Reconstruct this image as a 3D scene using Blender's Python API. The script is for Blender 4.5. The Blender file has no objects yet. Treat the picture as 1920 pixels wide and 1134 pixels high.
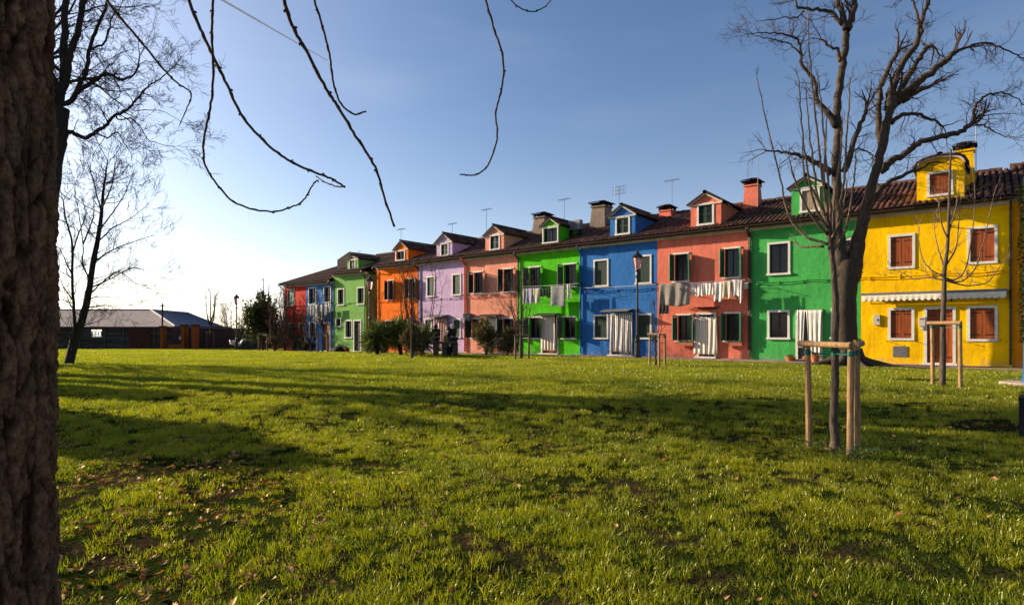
import bpy, math, random
import numpy as np
from mathutils import Vector, Matrix, noise
rng = random.Random(7)
nr = np.random.RandomState(11)
S = bpy.context.scene
COL = S.collection
# ------------------------------------------------------------------ camera, sky, sun
FPX, HZ, CAMZ = 1100.0, 620.0, 1.3
cd = bpy.data.cameras.new('camera'); cam = bpy.data.objects.new('camera', cd); COL.objects.link(cam)
cam.location = (0, 0, CAMZ); cam.rotation_euler = (math.radians(90), 0, 0)
cd.sensor_width = 36; cd.lens = FPX/1920*36; cd.shift_y = (HZ-567)/1920
cd.clip_start = 0.05; cd.clip_end = 12000
S.camera = cam
SUN_AZ_LEFT, SUN_EL = 67.5, 18.0            # degrees to the left of the view axis, degrees up
W = bpy.data.worlds.new('World'); S.world = W; W.use_nodes = True
wn, wl = W.node_tree.nodes, W.node_tree.links
wn.clear()
wo = wn.new('ShaderNodeOutputWorld'); bg = wn.new('ShaderNodeBackground'); sky = wn.new('ShaderNodeTexSky')
sky.sky_type = 'NISHITA'; sky.sun_disc = False
sky.sun_elevation = math.radians(SUN_EL); sky.sun_rotation = math.radians(-SUN_AZ_LEFT)
sky.altitude = 0; sky.air_density = 1.0; sky.dust_density = 1.2; sky.ozone_density = 4.6
bg.inputs['Strength'].default_value = 0.073
# a thin winter veil: thickening towards the horizon, with faint stretched cirrus in it
def wm(op, a=None, b=None, c=None):
    n_ = wn.new('ShaderNodeMath'); n_.operation = op
    for i, v in enumerate((a, b, c)):
        if v is None: continue
        if isinstance(v, (int, float)): n_.inputs[i].default_value = v
        else: wl.new(v, n_.inputs[i])
    return n_.outputs[0]
tc = wn.new('ShaderNodeTexCoord'); mp = wn.new('ShaderNodeMapping')
mp.inputs['Scale'].default_value = (1.0, 1.8, 6.0); mp.inputs['Rotation'].default_value = (0.1, -0.32, 0.3)
nz = wn.new('ShaderNodeTexNoise'); nz.inputs['Scale'].default_value = 1.25; nz.inputs['Detail'].default_value = 6
nz.inputs['Roughness'].default_value = 0.52; nz.inputs['Distortion'].default_value = 0.4
rp = wn.new('ShaderNodeValToRGB'); rp.color_ramp.interpolation = 'EASE'; rp.color_ramp.elements[0].position = .50; rp.color_ramp.elements[1].position = .85
rp.color_ramp.elements[0].color = (0, 0, 0, 1); rp.color_ramp.elements[1].color = (1, 1, 1, 1)
sx = wn.new('ShaderNodeSeparateXYZ'); wl.new(tc.outputs['Generated'], sx.inputs[0]); wl.new(tc.outputs['Generated'], mp.inputs['Vector'])
wl.new(mp.outputs['Vector'], nz.inputs['Vector']); wl.new(nz.outputs['Fac'], rp.inputs['Fac'])
hz = wm('EXPONENT', wm('MULTIPLY', wm('ABSOLUTE', sx.outputs['Z']), -8.5))
sdv = wn.new('ShaderNodeVectorMath'); sdv.operation = 'DOT_PRODUCT'; wl.new(tc.outputs['Generated'], sdv.inputs[0])   # forward scattering round the sun
sdv.inputs[1].default_value = (-math.sin(math.radians(SUN_AZ_LEFT))*math.cos(math.radians(SUN_EL)), math.cos(math.radians(SUN_AZ_LEFT))*math.cos(math.radians(SUN_EL)), math.sin(math.radians(SUN_EL)))
glow = wm('POWER', wm('MAXIMUM', sdv.outputs['Value'], 0.), 5.0)
veil = wm('ADD', wm('MULTIPLY_ADD', glow, .50, wm('MULTIPLY', hz, .78)), wm('MULTIPLY', rp.outputs['Color'], wm('MULTIPLY_ADD', glow, .35, .10)))
va = wn.new('ShaderNodeVectorMath'); va.operation = 'SCALE'; va.inputs[0].default_value = (6.9, 5.8, 5.0); wl.new(veil, va.inputs['Scale'])
vb = wn.new('ShaderNodeVectorMath'); vb.operation = 'ADD'; wl.new(sky.outputs['Color'], vb.inputs[0]); wl.new(va.outputs[0], vb.inputs[1])
wl.new(vb.outputs[0], bg.inputs['Color']); wl.new(bg.outputs['Background'], wo.inputs['Surface'])
sd = bpy.data.lights.new('sun', 'SUN'); sd.energy = 5.0; sd.angle = math.radians(0.55); sd.color = (1.0, .84, .62)
sun = bpy.data.objects.new('sun', sd); COL.objects.link(sun)
_a, _e = math.radians(SUN_AZ_LEFT), math.radians(SUN_EL)
SUNV = Vector((-math.sin(_a)*math.cos(_e), math.cos(_a)*math.cos(_e), math.sin(_e)))
sun.rotation_euler = SUNV.to_track_quat('Z', 'Y').to_euler(); sun.location = (-20, 10, 20)
vs = S.view_settings; vs.view_transform = 'Standard'; vs.look = 'None'; vs.gamma = 1.0; vs.use_curve_mapping = False
vs.exposure = 1.08
S.cycles.max_bounces = 6; S.cycles.diffuse_bounces = 3; S.cycles.glossy_bounces = 2
S.cycles.transmission_bounces = 4; S.cycles.transparent_max_bounces = 8
S.cycles.sample_clamp_indirect = 6

# ------------------------------------------------------------------ geometry helpers
def sstep(t): t = max(0., min(1., t)); return t*t*(3-2*t)
def ground(x, y):                                   # the lawn falls away gently towards the barn
    return -0.47*sstep((y-27)/30)
def P(px, py, Z): return Vector(((px-960)/FPX*Z, Z, CAMZ+(HZ-py)/FPX*Z))
def on_ground(px, py):                              # the lawn point seen at a pixel
    Z = 10.0
    for _ in range(40): Z = .5*Z+.5*(CAMZ-ground(0, Z))*FPX/(py-HZ)
    return Vector(((px-960)/FPX*Z, Z, ground(0, Z)))
AL = math.atan(1351/FPX); SA, CA = math.sin(AL), math.cos(AL)
ROTF = -math.radians(90)+AL                          # facade frame: x along the row, y into the houses
D0 = 26.87
def fac(px, py=620, D=D0):                          # pixel -> (s, z) on the vertical plane D metres off
    u = (px-960)/FPX; Z = D/(u*CA+SA); return u*Z*SA-Z*CA, CAMZ+(HZ-py)/FPX*Z
def FW(s, D, z=0): return Vector((s*SA+D*CA, -s*CA+D*SA, z))   # facade frame -> world

class MB:
    def __init__(s): s.v = []; s.f = []; s.a = []
    def add(s, vs, fs, a=None):
        o = len(s.v); s.v += [tuple(p) for p in vs]; s.f += [tuple(i+o for i in q) for q in fs]
        if a is not None: s.a += [a]*len(fs)
    def box(s, x0, x1, y0, y1, z0, z1, a=None):
        s.add([(x0,y0,z0),(x1,y0,z0),(x1,y1,z0),(x0,y1,z0),(x0,y0,z1),(x1,y0,z1),(x1,y1,z1),(x0,y1,z1)],
              [(0,3,2,1),(4,5,6,7),(0,1,5,4),(1,2,6,5),(2,3,7,6),(3,0,4,7)], a)
    def obox(s, c, ax, ay, az, a=None):             # box from centre and three half vectors
        c, ax, ay, az = map(Vector, (c, ax, ay, az))
        vs = [c+i*ax+j*ay+k*az for k in (-1,1) for j in (-1,1) for i in (-1,1)]
        s.add(vs, [(0,2,3,1),(4,5,7,6),(0,1,5,4),(1,3,7,5),(3,2,6,7),(2,0,4,6)], a)
    def quad(s, *p, a=None): s.add(p, [tuple(range(len(p)))], a)
    def tube(s, pts, rad, seg=6, cap=True, jit=0., a=None):
        pts = [Vector(p) for p in pts]; n = len(pts)
        if isinstance(rad, (int, float)): rad = [rad]*n
        vs = []; ref = Vector((.31, .17, .93))
        for i in range(n):
            t = (pts[min(i+1, n-1)]-pts[max(i-1, 0)])
            t = t.normalized() if t.length > 1e-9 else Vector((0, 0, 1))
            if i == 0:
                u = t.cross(ref);
                if u.length < .1: u = t.cross(Vector((1, 0, 0)))
            else: u = u-t*u.dot(t)
            u.normalize(); w = t.cross(u)
            for k in range(seg):
                q = 2*math.pi*k/seg; r = rad[i]*(1+(rng.uniform(-jit, jit) if jit else 0))
                vs.append(pts[i]+u*(r*math.cos(q))+w*(r*math.sin(q)))
        fs = [(i*seg+k, i*seg+(k+1)%seg, (i+1)*seg+(k+1)%seg, (i+1)*seg+k) for i in range(n-1) for k in range(seg)]
        if cap: fs += [tuple(range(seg))[::-1], tuple((n-1)*seg+k for k in range(seg))]
        s.add(vs, fs, a)
    def lathe(s, prof, seg=12, c=(0,0,0), a=None):  # prof: (r, z)
        vs = [(c[0]+r*math.cos(2*math.pi*k/seg), c[1]+r*math.sin(2*math.pi*k/seg), c[2]+z) for r, z in prof for k in range(seg)]
        fs = [(i*seg+k, i*seg+(k+1)%seg, (i+1)*seg+(k+1)%seg, (i+1)*seg+k) for i in range(len(prof)-1) for k in range(seg)]
        fs += [tuple(range(seg))[::-1], tuple((len(prof)-1)*seg+k for k in range(seg))]
        s.add(vs, fs, a)
    def grid(s, fn, nu, nv):
        vs = [fn(i/nu, j/nv) for j in range(nv+1) for i in range(nu+1)]
        s.add(vs, [(j*(nu+1)+i, j*(nu+1)+i+1, (j+1)*(nu+1)+i+1, (j+1)*(nu+1)+i) for j in range(nv) for i in range(nu)])
    def mesh(s, name, m, smooth=False):
        me = bpy.data.meshes.new(name); me.from_pydata(s.v, [], s.f)
        if m: me.materials.append(m)
        if smooth: me.polygons.foreach_set('use_smooth', [True]*len(s.f))
        if s.a and len(s.a) == len(s.f):
            at = me.attributes.new('rnd', 'FLOAT', 'FACE'); at.data.foreach_set('value', s.a)
        me.update(); return me
    def obj(s, name, m, parent=None, smooth=False, loc=None, kind=None):
        o = bpy.data.objects.new(name, s.mesh(name, m, smooth)); COL.objects.link(o)
        if parent: o.parent = parent
        if loc is not None: o.location = loc
        if kind: o['kind'] = kind
        return o
def thing(name, label, cat, loc=(0,0,0), rotz=0, group=None, kind=None):
    o = bpy.data.objects.new(name, None); COL.objects.link(o); o.empty_display_size = .2
    o.location = loc; o.rotation_euler = (0, 0, rotz); return tag(o, label, cat, group, kind)
def tag(o, label, cat=None, group=None, kind=None):
    o['label'] = label
    if cat: o['category'] = cat
    if group: o['group'] = group
    if kind: o['kind'] = kind
    return o
def setloc(o, base):                                # move a mesh's origin to its base point
    o.data.transform(Matrix.Translation(-Vector(base))); o.location = base; return o
def dup(root):
    r = root.copy(); COL.objects.link(r)
    for ch in list(root.children):
        c = ch.copy(); COL.objects.link(c); c.parent = r
        for g in ch.children:
            d = g.copy(); COL.objects.link(d); d.parent = c
    return r
def smoothline(pts, sub=4, wob=0.):
    pts = [Vector(p) for p in pts]; out = []
    q = [pts[0]*2-pts[1]]+pts+[pts[-1]*2-pts[-2]]
    for i in range(1, len(q)-2):
        for k in range(sub):
            t = k/sub; a, b, c, d = q[i-1], q[i], q[i+1], q[i+2]
            out.append(.5*((2*b)+(c-a)*t+(2*a-5*b+4*c-d)*t*t+(3*b-3*c+d-a)*t**3))
    out.append(pts[-1])
    if wob: out = [out[0]]+[p+Vector([rng.uniform(-wob, wob) for _ in range(3)]) for p in out[1:-1]]+[out[-1]]
    return out

# ------------------------------------------------------------------ materials
def lin(c):
    return tuple((x/255/12.92 if x <= 10 else ((x/255+.055)/1.055)**2.4) for x in c)
_m = {}
def mat(name, c, rough=.8, c2=None, scale=8., bump=0., bscale=60., spec=.3, metal=0., detail=6., stretch=None, attr=False, objrnd=0., mixpos=(.35,.7), coords='Object', bdist=.01):
    if name in _m: return _m[name]
    m = bpy.data.materials.new(name); m.use_nodes = True; _m[name] = m
    n, l = m.node_tree.nodes, m.node_tree.links; b = n['Principled BSDF']
    b.inputs['Roughness'].default_value = rough; b.inputs['Specular IOR Level'].default_value = spec; b.inputs['Metallic'].default_value = metal
    t = n.new('ShaderNodeTexCoord'); mpn = n.new('ShaderNodeMapping'); l.new(t.outputs[coords], mpn.inputs['Vector'])
    if stretch: mpn.inputs['Scale'].default_value = stretch
    c = tuple(c)+(1,); c2 = (tuple(c2)+(1,)) if c2 else tuple(x*.72 for x in c[:3])+(1,)
    nzz = n.new('ShaderNodeTexNoise'); nzz.inputs['Scale'].default_value = scale; nzz.inputs['Detail'].default_value = detail
    nzz.inputs['Roughness'].default_value = .62
    l.new(mpn.outputs['Vector'], nzz.inputs['Vector'])
    r = n.new('ShaderNodeValToRGB'); r.color_ramp.elements[0].position, r.color_ramp.elements[1].position = mixpos
    r.color_ramp.elements[0].color = c; r.color_ramp.elements[1].color = c2
    fac_ = nzz.outputs['Fac']
    if attr or objrnd:
        ad = n.new('ShaderNodeMath'); ad.operation = 'ADD'; l.new(fac_, ad.inputs[0])
        if attr:
            an = n.new('ShaderNodeAttribute'); an.attribute_name = 'rnd'
            mu = n.new('ShaderNodeMath'); mu.operation = 'MULTIPLY_ADD'; mu.inputs[1].default_value = .5; mu.inputs[2].default_value = -.25
            l.new(an.outputs['Fac'], mu.inputs[0]); l.new(mu.outputs[0], ad.inputs[1])
        else:
            oi = n.new('ShaderNodeObjectInfo'); mu = n.new('ShaderNodeMath'); mu.operation = 'MULTIPLY_ADD'
            mu.inputs[1].default_value = objrnd; mu.inputs[2].default_value = -objrnd/2
            l.new(oi.outputs['Random'], mu.inputs[0]); l.new(mu.outputs[0], ad.inputs[1])
        fac_ = ad.outputs[0]
    l.new(fac_, r.inputs['Fac']); l.new(r.outputs['Color'], b.inputs['Base Color'])
    if bump:
        bn = n.new('ShaderNodeTexNoise'); bn.inputs['Scale'].default_value = bscale; bn.inputs['Detail'].default_value = 5
        l.new(mpn.outputs['Vector'], bn.inputs['Vector'])
        bp = n.new('ShaderNodeBump'); bp.inputs['Strength'].default_value = bump; bp.inputs['Distance'].default_value = bdist
        l.new(bn.outputs['Fac'], bp.inputs['Height']); l.new(bp.outputs['Normal'], b.inputs['Normal'])
    return m
def plaster(name, rgb, mul=1.0):
    if name in _m: return _m[name]
    c = [x*mul for x in lin(rgb)]
    m = mat(name, c, rough=.9, c2=[x*.66 for x in c], scale=.9, bump=.9, bscale=5., spec=.12, bdist=.018, mixpos=(.3,.75))
    n, l = m.node_tree.nodes, m.node_tree.links; b = n['Principled BSDF']; base = b.inputs['Base Color'].links[0].from_socket
    t = n.new('ShaderNodeTexCoord'); sx = n.new('ShaderNodeSeparateXYZ'); l.new(t.outputs['Object'], sx.inputs[0])
    # rain streaks and rising damp: stains with a ragged outline of their own
    mp2 = n.new('ShaderNodeMapping'); mp2.inputs['Scale'].default_value = (5, 5, .45); l.new(t.outputs['Object'], mp2.inputs['Vector'])
    st = n.new('ShaderNodeTexNoise'); st.inputs['Scale'].default_value = 1.4; st.inputs['Detail'].default_value = 8; l.new(mp2.outputs[0], st.inputs['Vector'])
    r1 = n.new('ShaderNodeValToRGB'); r1.color_ramp.elements[0].position = .5; r1.color_ramp.elements[1].position = .8
    r1.color_ramp.elements[1].color = (.55,.55,.55,1); r1.color_ramp.elements[0].color = (0,0,0,1); l.new(st.outputs['Fac'], r1.inputs['Fac'])
    m1 = n.new('ShaderNodeMixRGB'); m1.blend_type = 'MULTIPLY'; l.new(r1.outputs['Color'], m1.inputs['Fac']); l.new(base, m1.inputs['Color1'])
    m1.inputs['Color2'].default_value = (.55,.5,.5,1)
    st2 = n.new('ShaderNodeTexNoise'); st2.inputs['Scale'].default_value = 3.; st2.inputs['Detail'].default_value = 8; l.new(t.outputs['Object'], st2.inputs['Vector'])
    ma = n.new('ShaderNodeMath'); ma.operation = 'MULTIPLY_ADD'; ma.inputs[1].default_value = 1.5; l.new(st2.outputs['Fac'], ma.inputs[0])
    mz = n.new('ShaderNodeMath'); mz.operation = 'MULTIPLY'; mz.inputs[1].default_value = -1.6; l.new(sx.outputs['Z'], mz.inputs[0]); l.new(mz.outputs[0], ma.inputs[2])
    r2 = n.new('ShaderNodeValToRGB'); r2.color_ramp.elements[0].position = .3; r2.color_ramp.elements[1].position = .6
    r2.color_ramp.elements[0].color = (0,0,0,1); r2.color_ramp.elements[1].color = (.6,.6,.6,1); l.new(ma.outputs[0], r2.inputs['Fac'])
    m2 = n.new('ShaderNodeMixRGB'); l.new(r2.outputs['Color'], m2.inputs['Fac']); l.new(m1.outputs['Color'], m2.inputs['Color1'])
    m2.inputs['Color2'].default_value = tuple([x*.6+.05 for x in c])+(1,)
    l.new(m2.outputs['Color'], b.inputs['Base Color'])
    pn = n.new('ShaderNodeTexNoise'); pn.inputs['Scale'].default_value = 2.2; pn.inputs['Detail'].default_value = 10; pn.inputs['Roughness'].default_value = .7; l.new(t.outputs['Object'], pn.inputs['Vector'])
    pz = n.new('ShaderNodeMath'); pz.operation = 'MULTIPLY_ADD'; pz.inputs[1].default_value = -.045; l.new(sx.outputs['Z'], pz.inputs[0]); l.new(pn.outputs['Fac'], pz.inputs[2])
    pr = n.new('ShaderNodeValToRGB'); pr.color_ramp.elements[0].position = .60; pr.color_ramp.elements[1].position = .63; pr.color_ramp.elements[0].color = (0,0,0,1); pr.color_ramp.elements[1].color = (.75,.75,.75,1); l.new(pz.outputs[0], pr.inputs['Fac'])
    m3 = n.new('ShaderNodeMixRGB'); l.new(pr.outputs['Color'], m3.inputs['Fac']); l.new(m2.outputs['Color'], m3.inputs['Color1']); m3.inputs['Color2'].default_value = tuple(x*.45+.16 for x in c)+(1,); l.new(m3.outputs['Color'], b.inputs['Base Color'])
    # fine grain on top of the broad trowel waves
    g = n.new('ShaderNodeTexNoise'); g.inputs['Scale'].default_value = 45; g.inputs['Detail'].default_value = 4; l.new(t.outputs['Object'], g.inputs['Vector'])
    b2 = n.new('ShaderNodeBump'); b2.inputs['Strength'].default_value = .5; b2.inputs['Distance'].default_value = .004
    l.new(g.outputs['Fac'], b2.inputs['Height']); l.new(b.inputs['Normal'].links[0].from_socket, b2.inputs['Normal']); l.new(b2.outputs['Normal'], b.inputs['Normal'])
    return m
def leafmat(name, c, c2, trans=.5, rough=.45, gloss=.12, scale=3., attr=True, coords='Object'):
    if name in _m: return _m[name]
    m = bpy.data.materials.new(name); m.use_nodes = True; _m[name] = m
    n, l = m.node_tree.nodes, m.node_tree.links; n.clear()
    o = n.new('ShaderNodeOutputMaterial'); d = n.new('ShaderNodeBsdfDiffuse'); t = n.new('ShaderNodeBsdfTranslucent'); g = n.new('ShaderNodeBsdfGlossy')
    g.inputs['Roughness'].default_value = rough; g.inputs['Color'].default_value = (.9, .85, .5, 1)
    tcn = n.new('ShaderNodeTexCoord'); nn = n.new('ShaderNodeTexNoise'); nn.inputs['Scale'].default_value = scale; nn.inputs['Detail'].default_value = 4
    src = n.new('ShaderNodeNewGeometry').outputs['Position'] if coords == 'World' else tcn.outputs[coords]
    l.new(src, nn.inputs['Vector'])
    an = n.new('ShaderNodeAttribute'); an.attribute_name = 'rnd'
    ad = n.new('ShaderNodeMath'); ad.operation = 'MULTIPLY_ADD'; ad.inputs[1].default_value = .55 if attr else 0.
    l.new(an.outputs['Fac'], ad.inputs[0]); l.new(nn.outputs['Fac'], ad.inputs[2])
    r = n.new('ShaderNodeValToRGB'); r.color_ramp.elements[0].position = .5; r.color_ramp.elements[1].position = 1.02
    r.color_ramp.elements[0].color = tuple(c)+(1,); r.color_ramp.elements[1].color = tuple(c2)+(1,)
    l.new(ad.outputs[0], r.inputs['Fac']); l.new(r.outputs['Color'], d.inputs['Color']); l.new(r.outputs['Color'], t.inputs['Color'])
    m1 = n.new('ShaderNodeMixShader'); m1.inputs[0].default_value = trans; l.new(d.outputs[0], m1.inputs[1]); l.new(t.outputs[0], m1.inputs[2])
    m2 = n.new('ShaderNodeMixShader'); m2.inputs[0].default_value = gloss; l.new(m1.outputs[0], m2.inputs[1]); l.new(g.outputs[0], m2.inputs[2])
    l.new(m2.outputs[0], o.inputs['Surface']); return m
def striped(name, c, c2, n_=60., off=.5):           # cloth with vertical stripes along UV-less object x
    if name in _m: return _m[name]
    m = mat(name, c, rough=.9, spec=.1); n, l = m.node_tree.nodes, m.node_tree.links; b = n['Principled BSDF']
    t = n.new('ShaderNodeAttribute'); t.attribute_name = 'su'
    w = n.new('ShaderNodeMath'); w.operation = 'MULTIPLY'; w.inputs[1].default_value = n_; l.new(t.outputs['Fac'], w.inputs[0])
    s_ = n.new('ShaderNodeMath'); s_.operation = 'SINE'; l.new(w.outputs[0], s_.inputs[0])
    g = n.new('ShaderNodeMath'); g.operation = 'GREATER_THAN'; g.inputs[1].default_value = off; l.new(s_.outputs[0], g.inputs[0])
    x = n.new('ShaderNodeMixRGB'); l.new(g.outputs[0], x.inputs['Fac']); x.inputs['Color1'].default_value = tuple(c)+(1,); x.inputs['Color2'].default_value = tuple(c2)+(1,)
    l.new(x.outputs['Color'], b.inputs['Base Color']); return m
WHITE = mat('white_stone', (.66,.62,.57), rough=.75, c2=(.50,.46,.42), scale=4, bump=.25, bscale=50, mixpos=(.4,.8))
CORN = mat('cream_cornice', (.62,.56,.47), rough=.85, c2=(.42,.37,.31), scale=2.5, bump=.3, bscale=30)
GUT = mat('copper_gutter', (.045,.03,.024), rough=.5, c2=(.07,.045,.035), metal=.3, scale=5)
DARK = mat('dark_interior', (.012,.011,.010), rough=.9)
GLASSM = mat('window_glass', (.012,.012,.012), rough=.12, spec=.35, scale=1.)
GSH = mat('green_shutter', (.02,.12,.068), rough=.5, c2=(.012,.07,.04), scale=6, bump=.2)
DGSH = mat('dark_green_shutter', (.010,.034,.022), rough=.55, c2=(.008,.02,.014), scale=6, bump=.2)
BKSH = mat('blackish_shutter', (.014,.014,.014), rough=.6, c2=(.03,.028,.025), scale=9, stretch=(1,1,.2))
GRSH = mat('weathered_grey_shutter', (.10,.10,.09), rough=.7, c2=(.05,.05,.045), scale=9, stretch=(1,1,.2), bump=.2)
RDSH = mat('red_brown_wood', (.31,.070,.010), rough=.55, c2=(.17,.034,.007), scale=5, stretch=(4,4,.5), bump=.25, bscale=20)
TAN = mat('bare_tan_wood', (.36,.28,.19), rough=.8, c2=(.22,.16,.10), scale=6, stretch=(5,5,.6), bump=.3)
IRON = mat('black_iron', (.008,.008,.009), rough=.6, spec=.25)
LAMPM = mat('dark_green_iron', (.008,.018,.016), rough=.4, c2=(.006,.011,.010), spec=.5)
STEEL = mat('galvanised_metal', (.20,.20,.21), rough=.5, metal=.3, c2=(.13,.13,.14))
TILE = mat('roof_tile_clay', (.022,.011,.008), rough=.85, c2=(.15,.058,.034), scale=3, attr=True, bump=.4, bscale=40, mixpos=(.25,.85))
TILEO = mat('roof_tile_single', (.022,.011,.008), rough=.85, c2=(.16,.062,.036), scale=3, objrnd=.6, bump=.4, bscale=40, mixpos=(.25,.85))
DECK = mat('shaded_roof_deck', (.012,.007,.005), rough=.95, c2=(.03,.016,.011), scale=4)  # near-black: the shadow between the tiles is put into this colour
STAKE = mat('peeled_pine_stake', (.38,.22,.10), rough=.8, c2=(.13,.07,.035), scale=6, stretch=(7,7,.7), bump=.8, bscale=22, mixpos=(.42,.72))
STAKED = mat('weathered_stake', (.20,.13,.075), rough=.8, c2=(.11,.07,.04), scale=5, stretch=(6,6,.8), bump=.3)
TIE = mat('green_rubber_tie', (.006,.10,.07), rough=.5)
GREYM = mat('grey_painted_metal', (.16,.155,.15), rough=.6, c2=(.12,.115,.11))
CREAM = mat('cream_plastic', (.55,.50,.42), rough=.5)
PAVE = mat('worn_paving', (.28,.18,.135), rough=.9, c2=(.12,.085,.068), scale=1.2, bump=.5, bscale=12)
PAVS = mat('paving_slab', (.31,.205,.155), rough=.9, c2=(.20,.13,.10), scale=1.5, attr=True, bump=.5, bscale=14)
TERRA = mat('terracotta', (.42,.13,.055), rough=.8, c2=(.28,.085,.04), scale=6)
PLANT = leafmat('potted_leaves', (.03,.07,.015), (.07,.13,.03), trans=.3)
def bark(name, c, c2, sc=14, bump=.8):
    return mat(name, c, rough=.92, c2=c2, scale=sc, stretch=(3,3,.7), bump=bump, bscale=sc*2.2, spec=.15, bdist=.02)
BARKD = bark('dark_bark', (.030,.023,.018), (.055,.043,.033))
BARKP = bark('plane_bark', (.085,.062,.043), (.035,.026,.019), sc=6)
TWIG = bark('twig_bark', (.045,.028,.02), (.08,.05,.035))
TWIGL = bark('pale_twig_bark', (.22,.155,.10), (.10,.07,.05))
BARKY = bark('young_bark', (.115,.085,.062), (.045,.033,.026), sc=10)

# ------------------------------------------------------------------ ground, paving, water
BARE = [(on_ground(1566, 845), .22, .22), (on_ground(1725, 712), 1.3, .8), (on_ground(1895, 803), .9, .55), (on_ground(1840, 790), .5, .25)]
def bareness(x, y):
    b = 0.
    for (c, ra, rb) in BARE:
        q = ((x-c.x)/ra)**2+((y-c.y)/rb)**2; b = max(b, 1.25-q*.8)
    b += max(0., .55-((x+2.3)/1.6)**2-((y-3.6)/2.6)**2)*1.2
    b += max(0., .7-((x+3.4)/2.2)**2-((y-5.2)/1.0)**2)
    nv = noise.noise(Vector((x*1.1, y*1.1, 3.3)))+.5*noise.noise(Vector((x*2.7, y*2.7, 9.)))
    return b+nv*.55-.30
def gz(x, y):
    r = math.hypot(x, y)
    k = max(0., 1-r/45)
    return ground(x, y)+k*(.045*noise.noise(Vector((x*.5, y*.5, 0)))+.042*noise.noise(Vector((x*1.5, y*1.5, 5)))-.018)
gm = MB()
ys = [-30, -10, -3, 0]+[0.4+i*.22 for i in range(1, 50)]+[11.5+i*.7 for i in range(1, 70)]+[62, 68, 76, 86, 95, 100, 105]
xs = [-400, -200, -120, -90]+[-70+i*2 for i in range(0, 15)]+[-41+i*1. for i in range(0, 25)]+[-16+i*.3 for i in range(0, 107)]+[16.5+i*2 for i in range(0, 15)]+[60, 90, 130, 200, 400]
for y in ys:
    for x in xs: gm.v.append((x, y, gz(x, y) if y < 96 else ground(x, y)-.35*(y-96)/9))
nx = len(xs)
gm.f = [(j*nx+i, j*nx+i+1, (j+1)*nx+i+1, (j+1)*nx+i) for j in range(len(ys)-1) for i in range(nx-1)]
GR = bpy.data.materials.new('lawn_soil'); GR.use_nodes = True
n, l = GR.node_tree.nodes, GR.node_tree.links; b = n['Principled BSDF']; b.inputs['Roughness'].default_value = 1.; b.inputs['Specular IOR Level'].default_value = 0.
t = n.new('ShaderNodeTexCoord')
na = n.new('ShaderNodeTexNoise'); na.inputs['Scale'].default_value = 1.6; na.inputs['Detail'].default_value = 9; na.inputs['Roughness'].default_value = .7; l.new(t.outputs['Object'], na.inputs['Vector'])
ra = n.new('ShaderNodeValToRGB'); e = ra.color_ramp.elements; e[0].position = .36; e[0].color = (.045,.027,.016,1); e[1].position = .52; e[1].color = (.018,.026,.005,1)
e2 = ra.color_ramp.elements.new(.75); e2.color = (.032,.045,.007,1)
l.new(na.outputs['Fac'], ra.inputs['Fac']); l.new(ra.outputs['Color'], b.inputs['Base Color'])
nb = n.new('ShaderNodeTexNoise'); nb.inputs['Scale'].default_value = 30; nb.inputs['Detail'].default_value = 6; l.new(t.outputs['Object'], nb.inputs['Vector'])
bp = n.new('ShaderNodeBump'); bp.inputs['Distance'].default_value = .03; l.new(nb.outputs['Fac'], bp.inputs['Height']); l.new(bp.outputs['Normal'], b.inputs['Normal'])
g = gm.obj('ground', GR, smooth=True, kind='structure'); g['label'] = 'gently uneven soil under the lawn'
WAT = bpy.data.materials.new('lagoon_water'); WAT.use_nodes = True
b = WAT.node_tree.nodes['Principled BSDF']; b.inputs['Base Color'].default_value = (.06,.08,.09,1); b.inputs['Roughness'].default_value = .12
n, l = WAT.node_tree.nodes, WAT.node_tree.links; nb = n.new('ShaderNodeTexNoise'); nb.inputs['Scale'].default_value = 1.2; nb.inputs['Detail'].default_value = 5
bp = n.new('ShaderNodeBump'); bp.inputs['Strength'].default_value = .6; bp.inputs['Distance'].default_value = .1
t = n.new('ShaderNodeTexCoord'); l.new(t.outputs['Object'], nb.inputs['Vector']); l.new(nb.outputs['Fac'], bp.inputs['Height']); l.new(bp.outputs['Normal'], b.inputs['Normal'])
w_ = MB(); w_.quad((-5000,100,-.7),(5000,100,-.7),(5000,9000,-.7),(-5000,9000,-.7)); o = w_.obj('water', WAT, kind='structure'); o['label'] = 'still lagoon water beyond the barn'
# pavement strip in front of the row, slab by slab
def pavement(s0, s1, Da, Db, name):
    base = MB(); k = int((s1-s0)/.8)
    root = None
    m = MB(); rows = max(2, round((Db-Da)/.42)); dw = (Db-Da)/rows
    for i in range(int((s1-s0)/.62)):
        for j in range(rows):
            a0 = s0+i*.62+(.31 if j % 2 else 0); a1 = a0+.605
            p = [FW(a0, Da+j*dw+.008), FW(a1, Da+j*dw+.008), FW(a1, Da+(j+1)*dw-.008), FW(a0, Da+(j+1)*dw-.008)]
            h = .035+rng.uniform(-.008, .008); zz = [ground(q.x, q.y)+h+rng.uniform(-.003,.003) for q in p]
            vs = [(q.x, q.y, z) for q, z in zip(p, zz)]+[(q.x, q.y, z-.10) for q, z in zip(p, zz)]
            m.add(vs, [(0,3,2,1),(0,1,5,4),(1,2,6,5),(2,3,7,6),(3,0,4,7)][::1], rng.random())
    bm_ = MB()
    for i in range(int((s1-s0)/1.)+1):
        a0, a1 = s0+i, min(s0+i+1, s1+.3)
        p = [FW(a0, Da-.05), FW(a1, Da-.05), FW(a1, Db+.1), FW(a0, Db+.1)]
        bm_.quad(*[(q.x, q.y, ground(q.x, q.y)+.018) for q in p])
    r = bm_.obj('pavement', PAVE, kind='structure'); r['label'] = name
    m.obj('slab', PAVS, r, kind='stuff')
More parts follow.
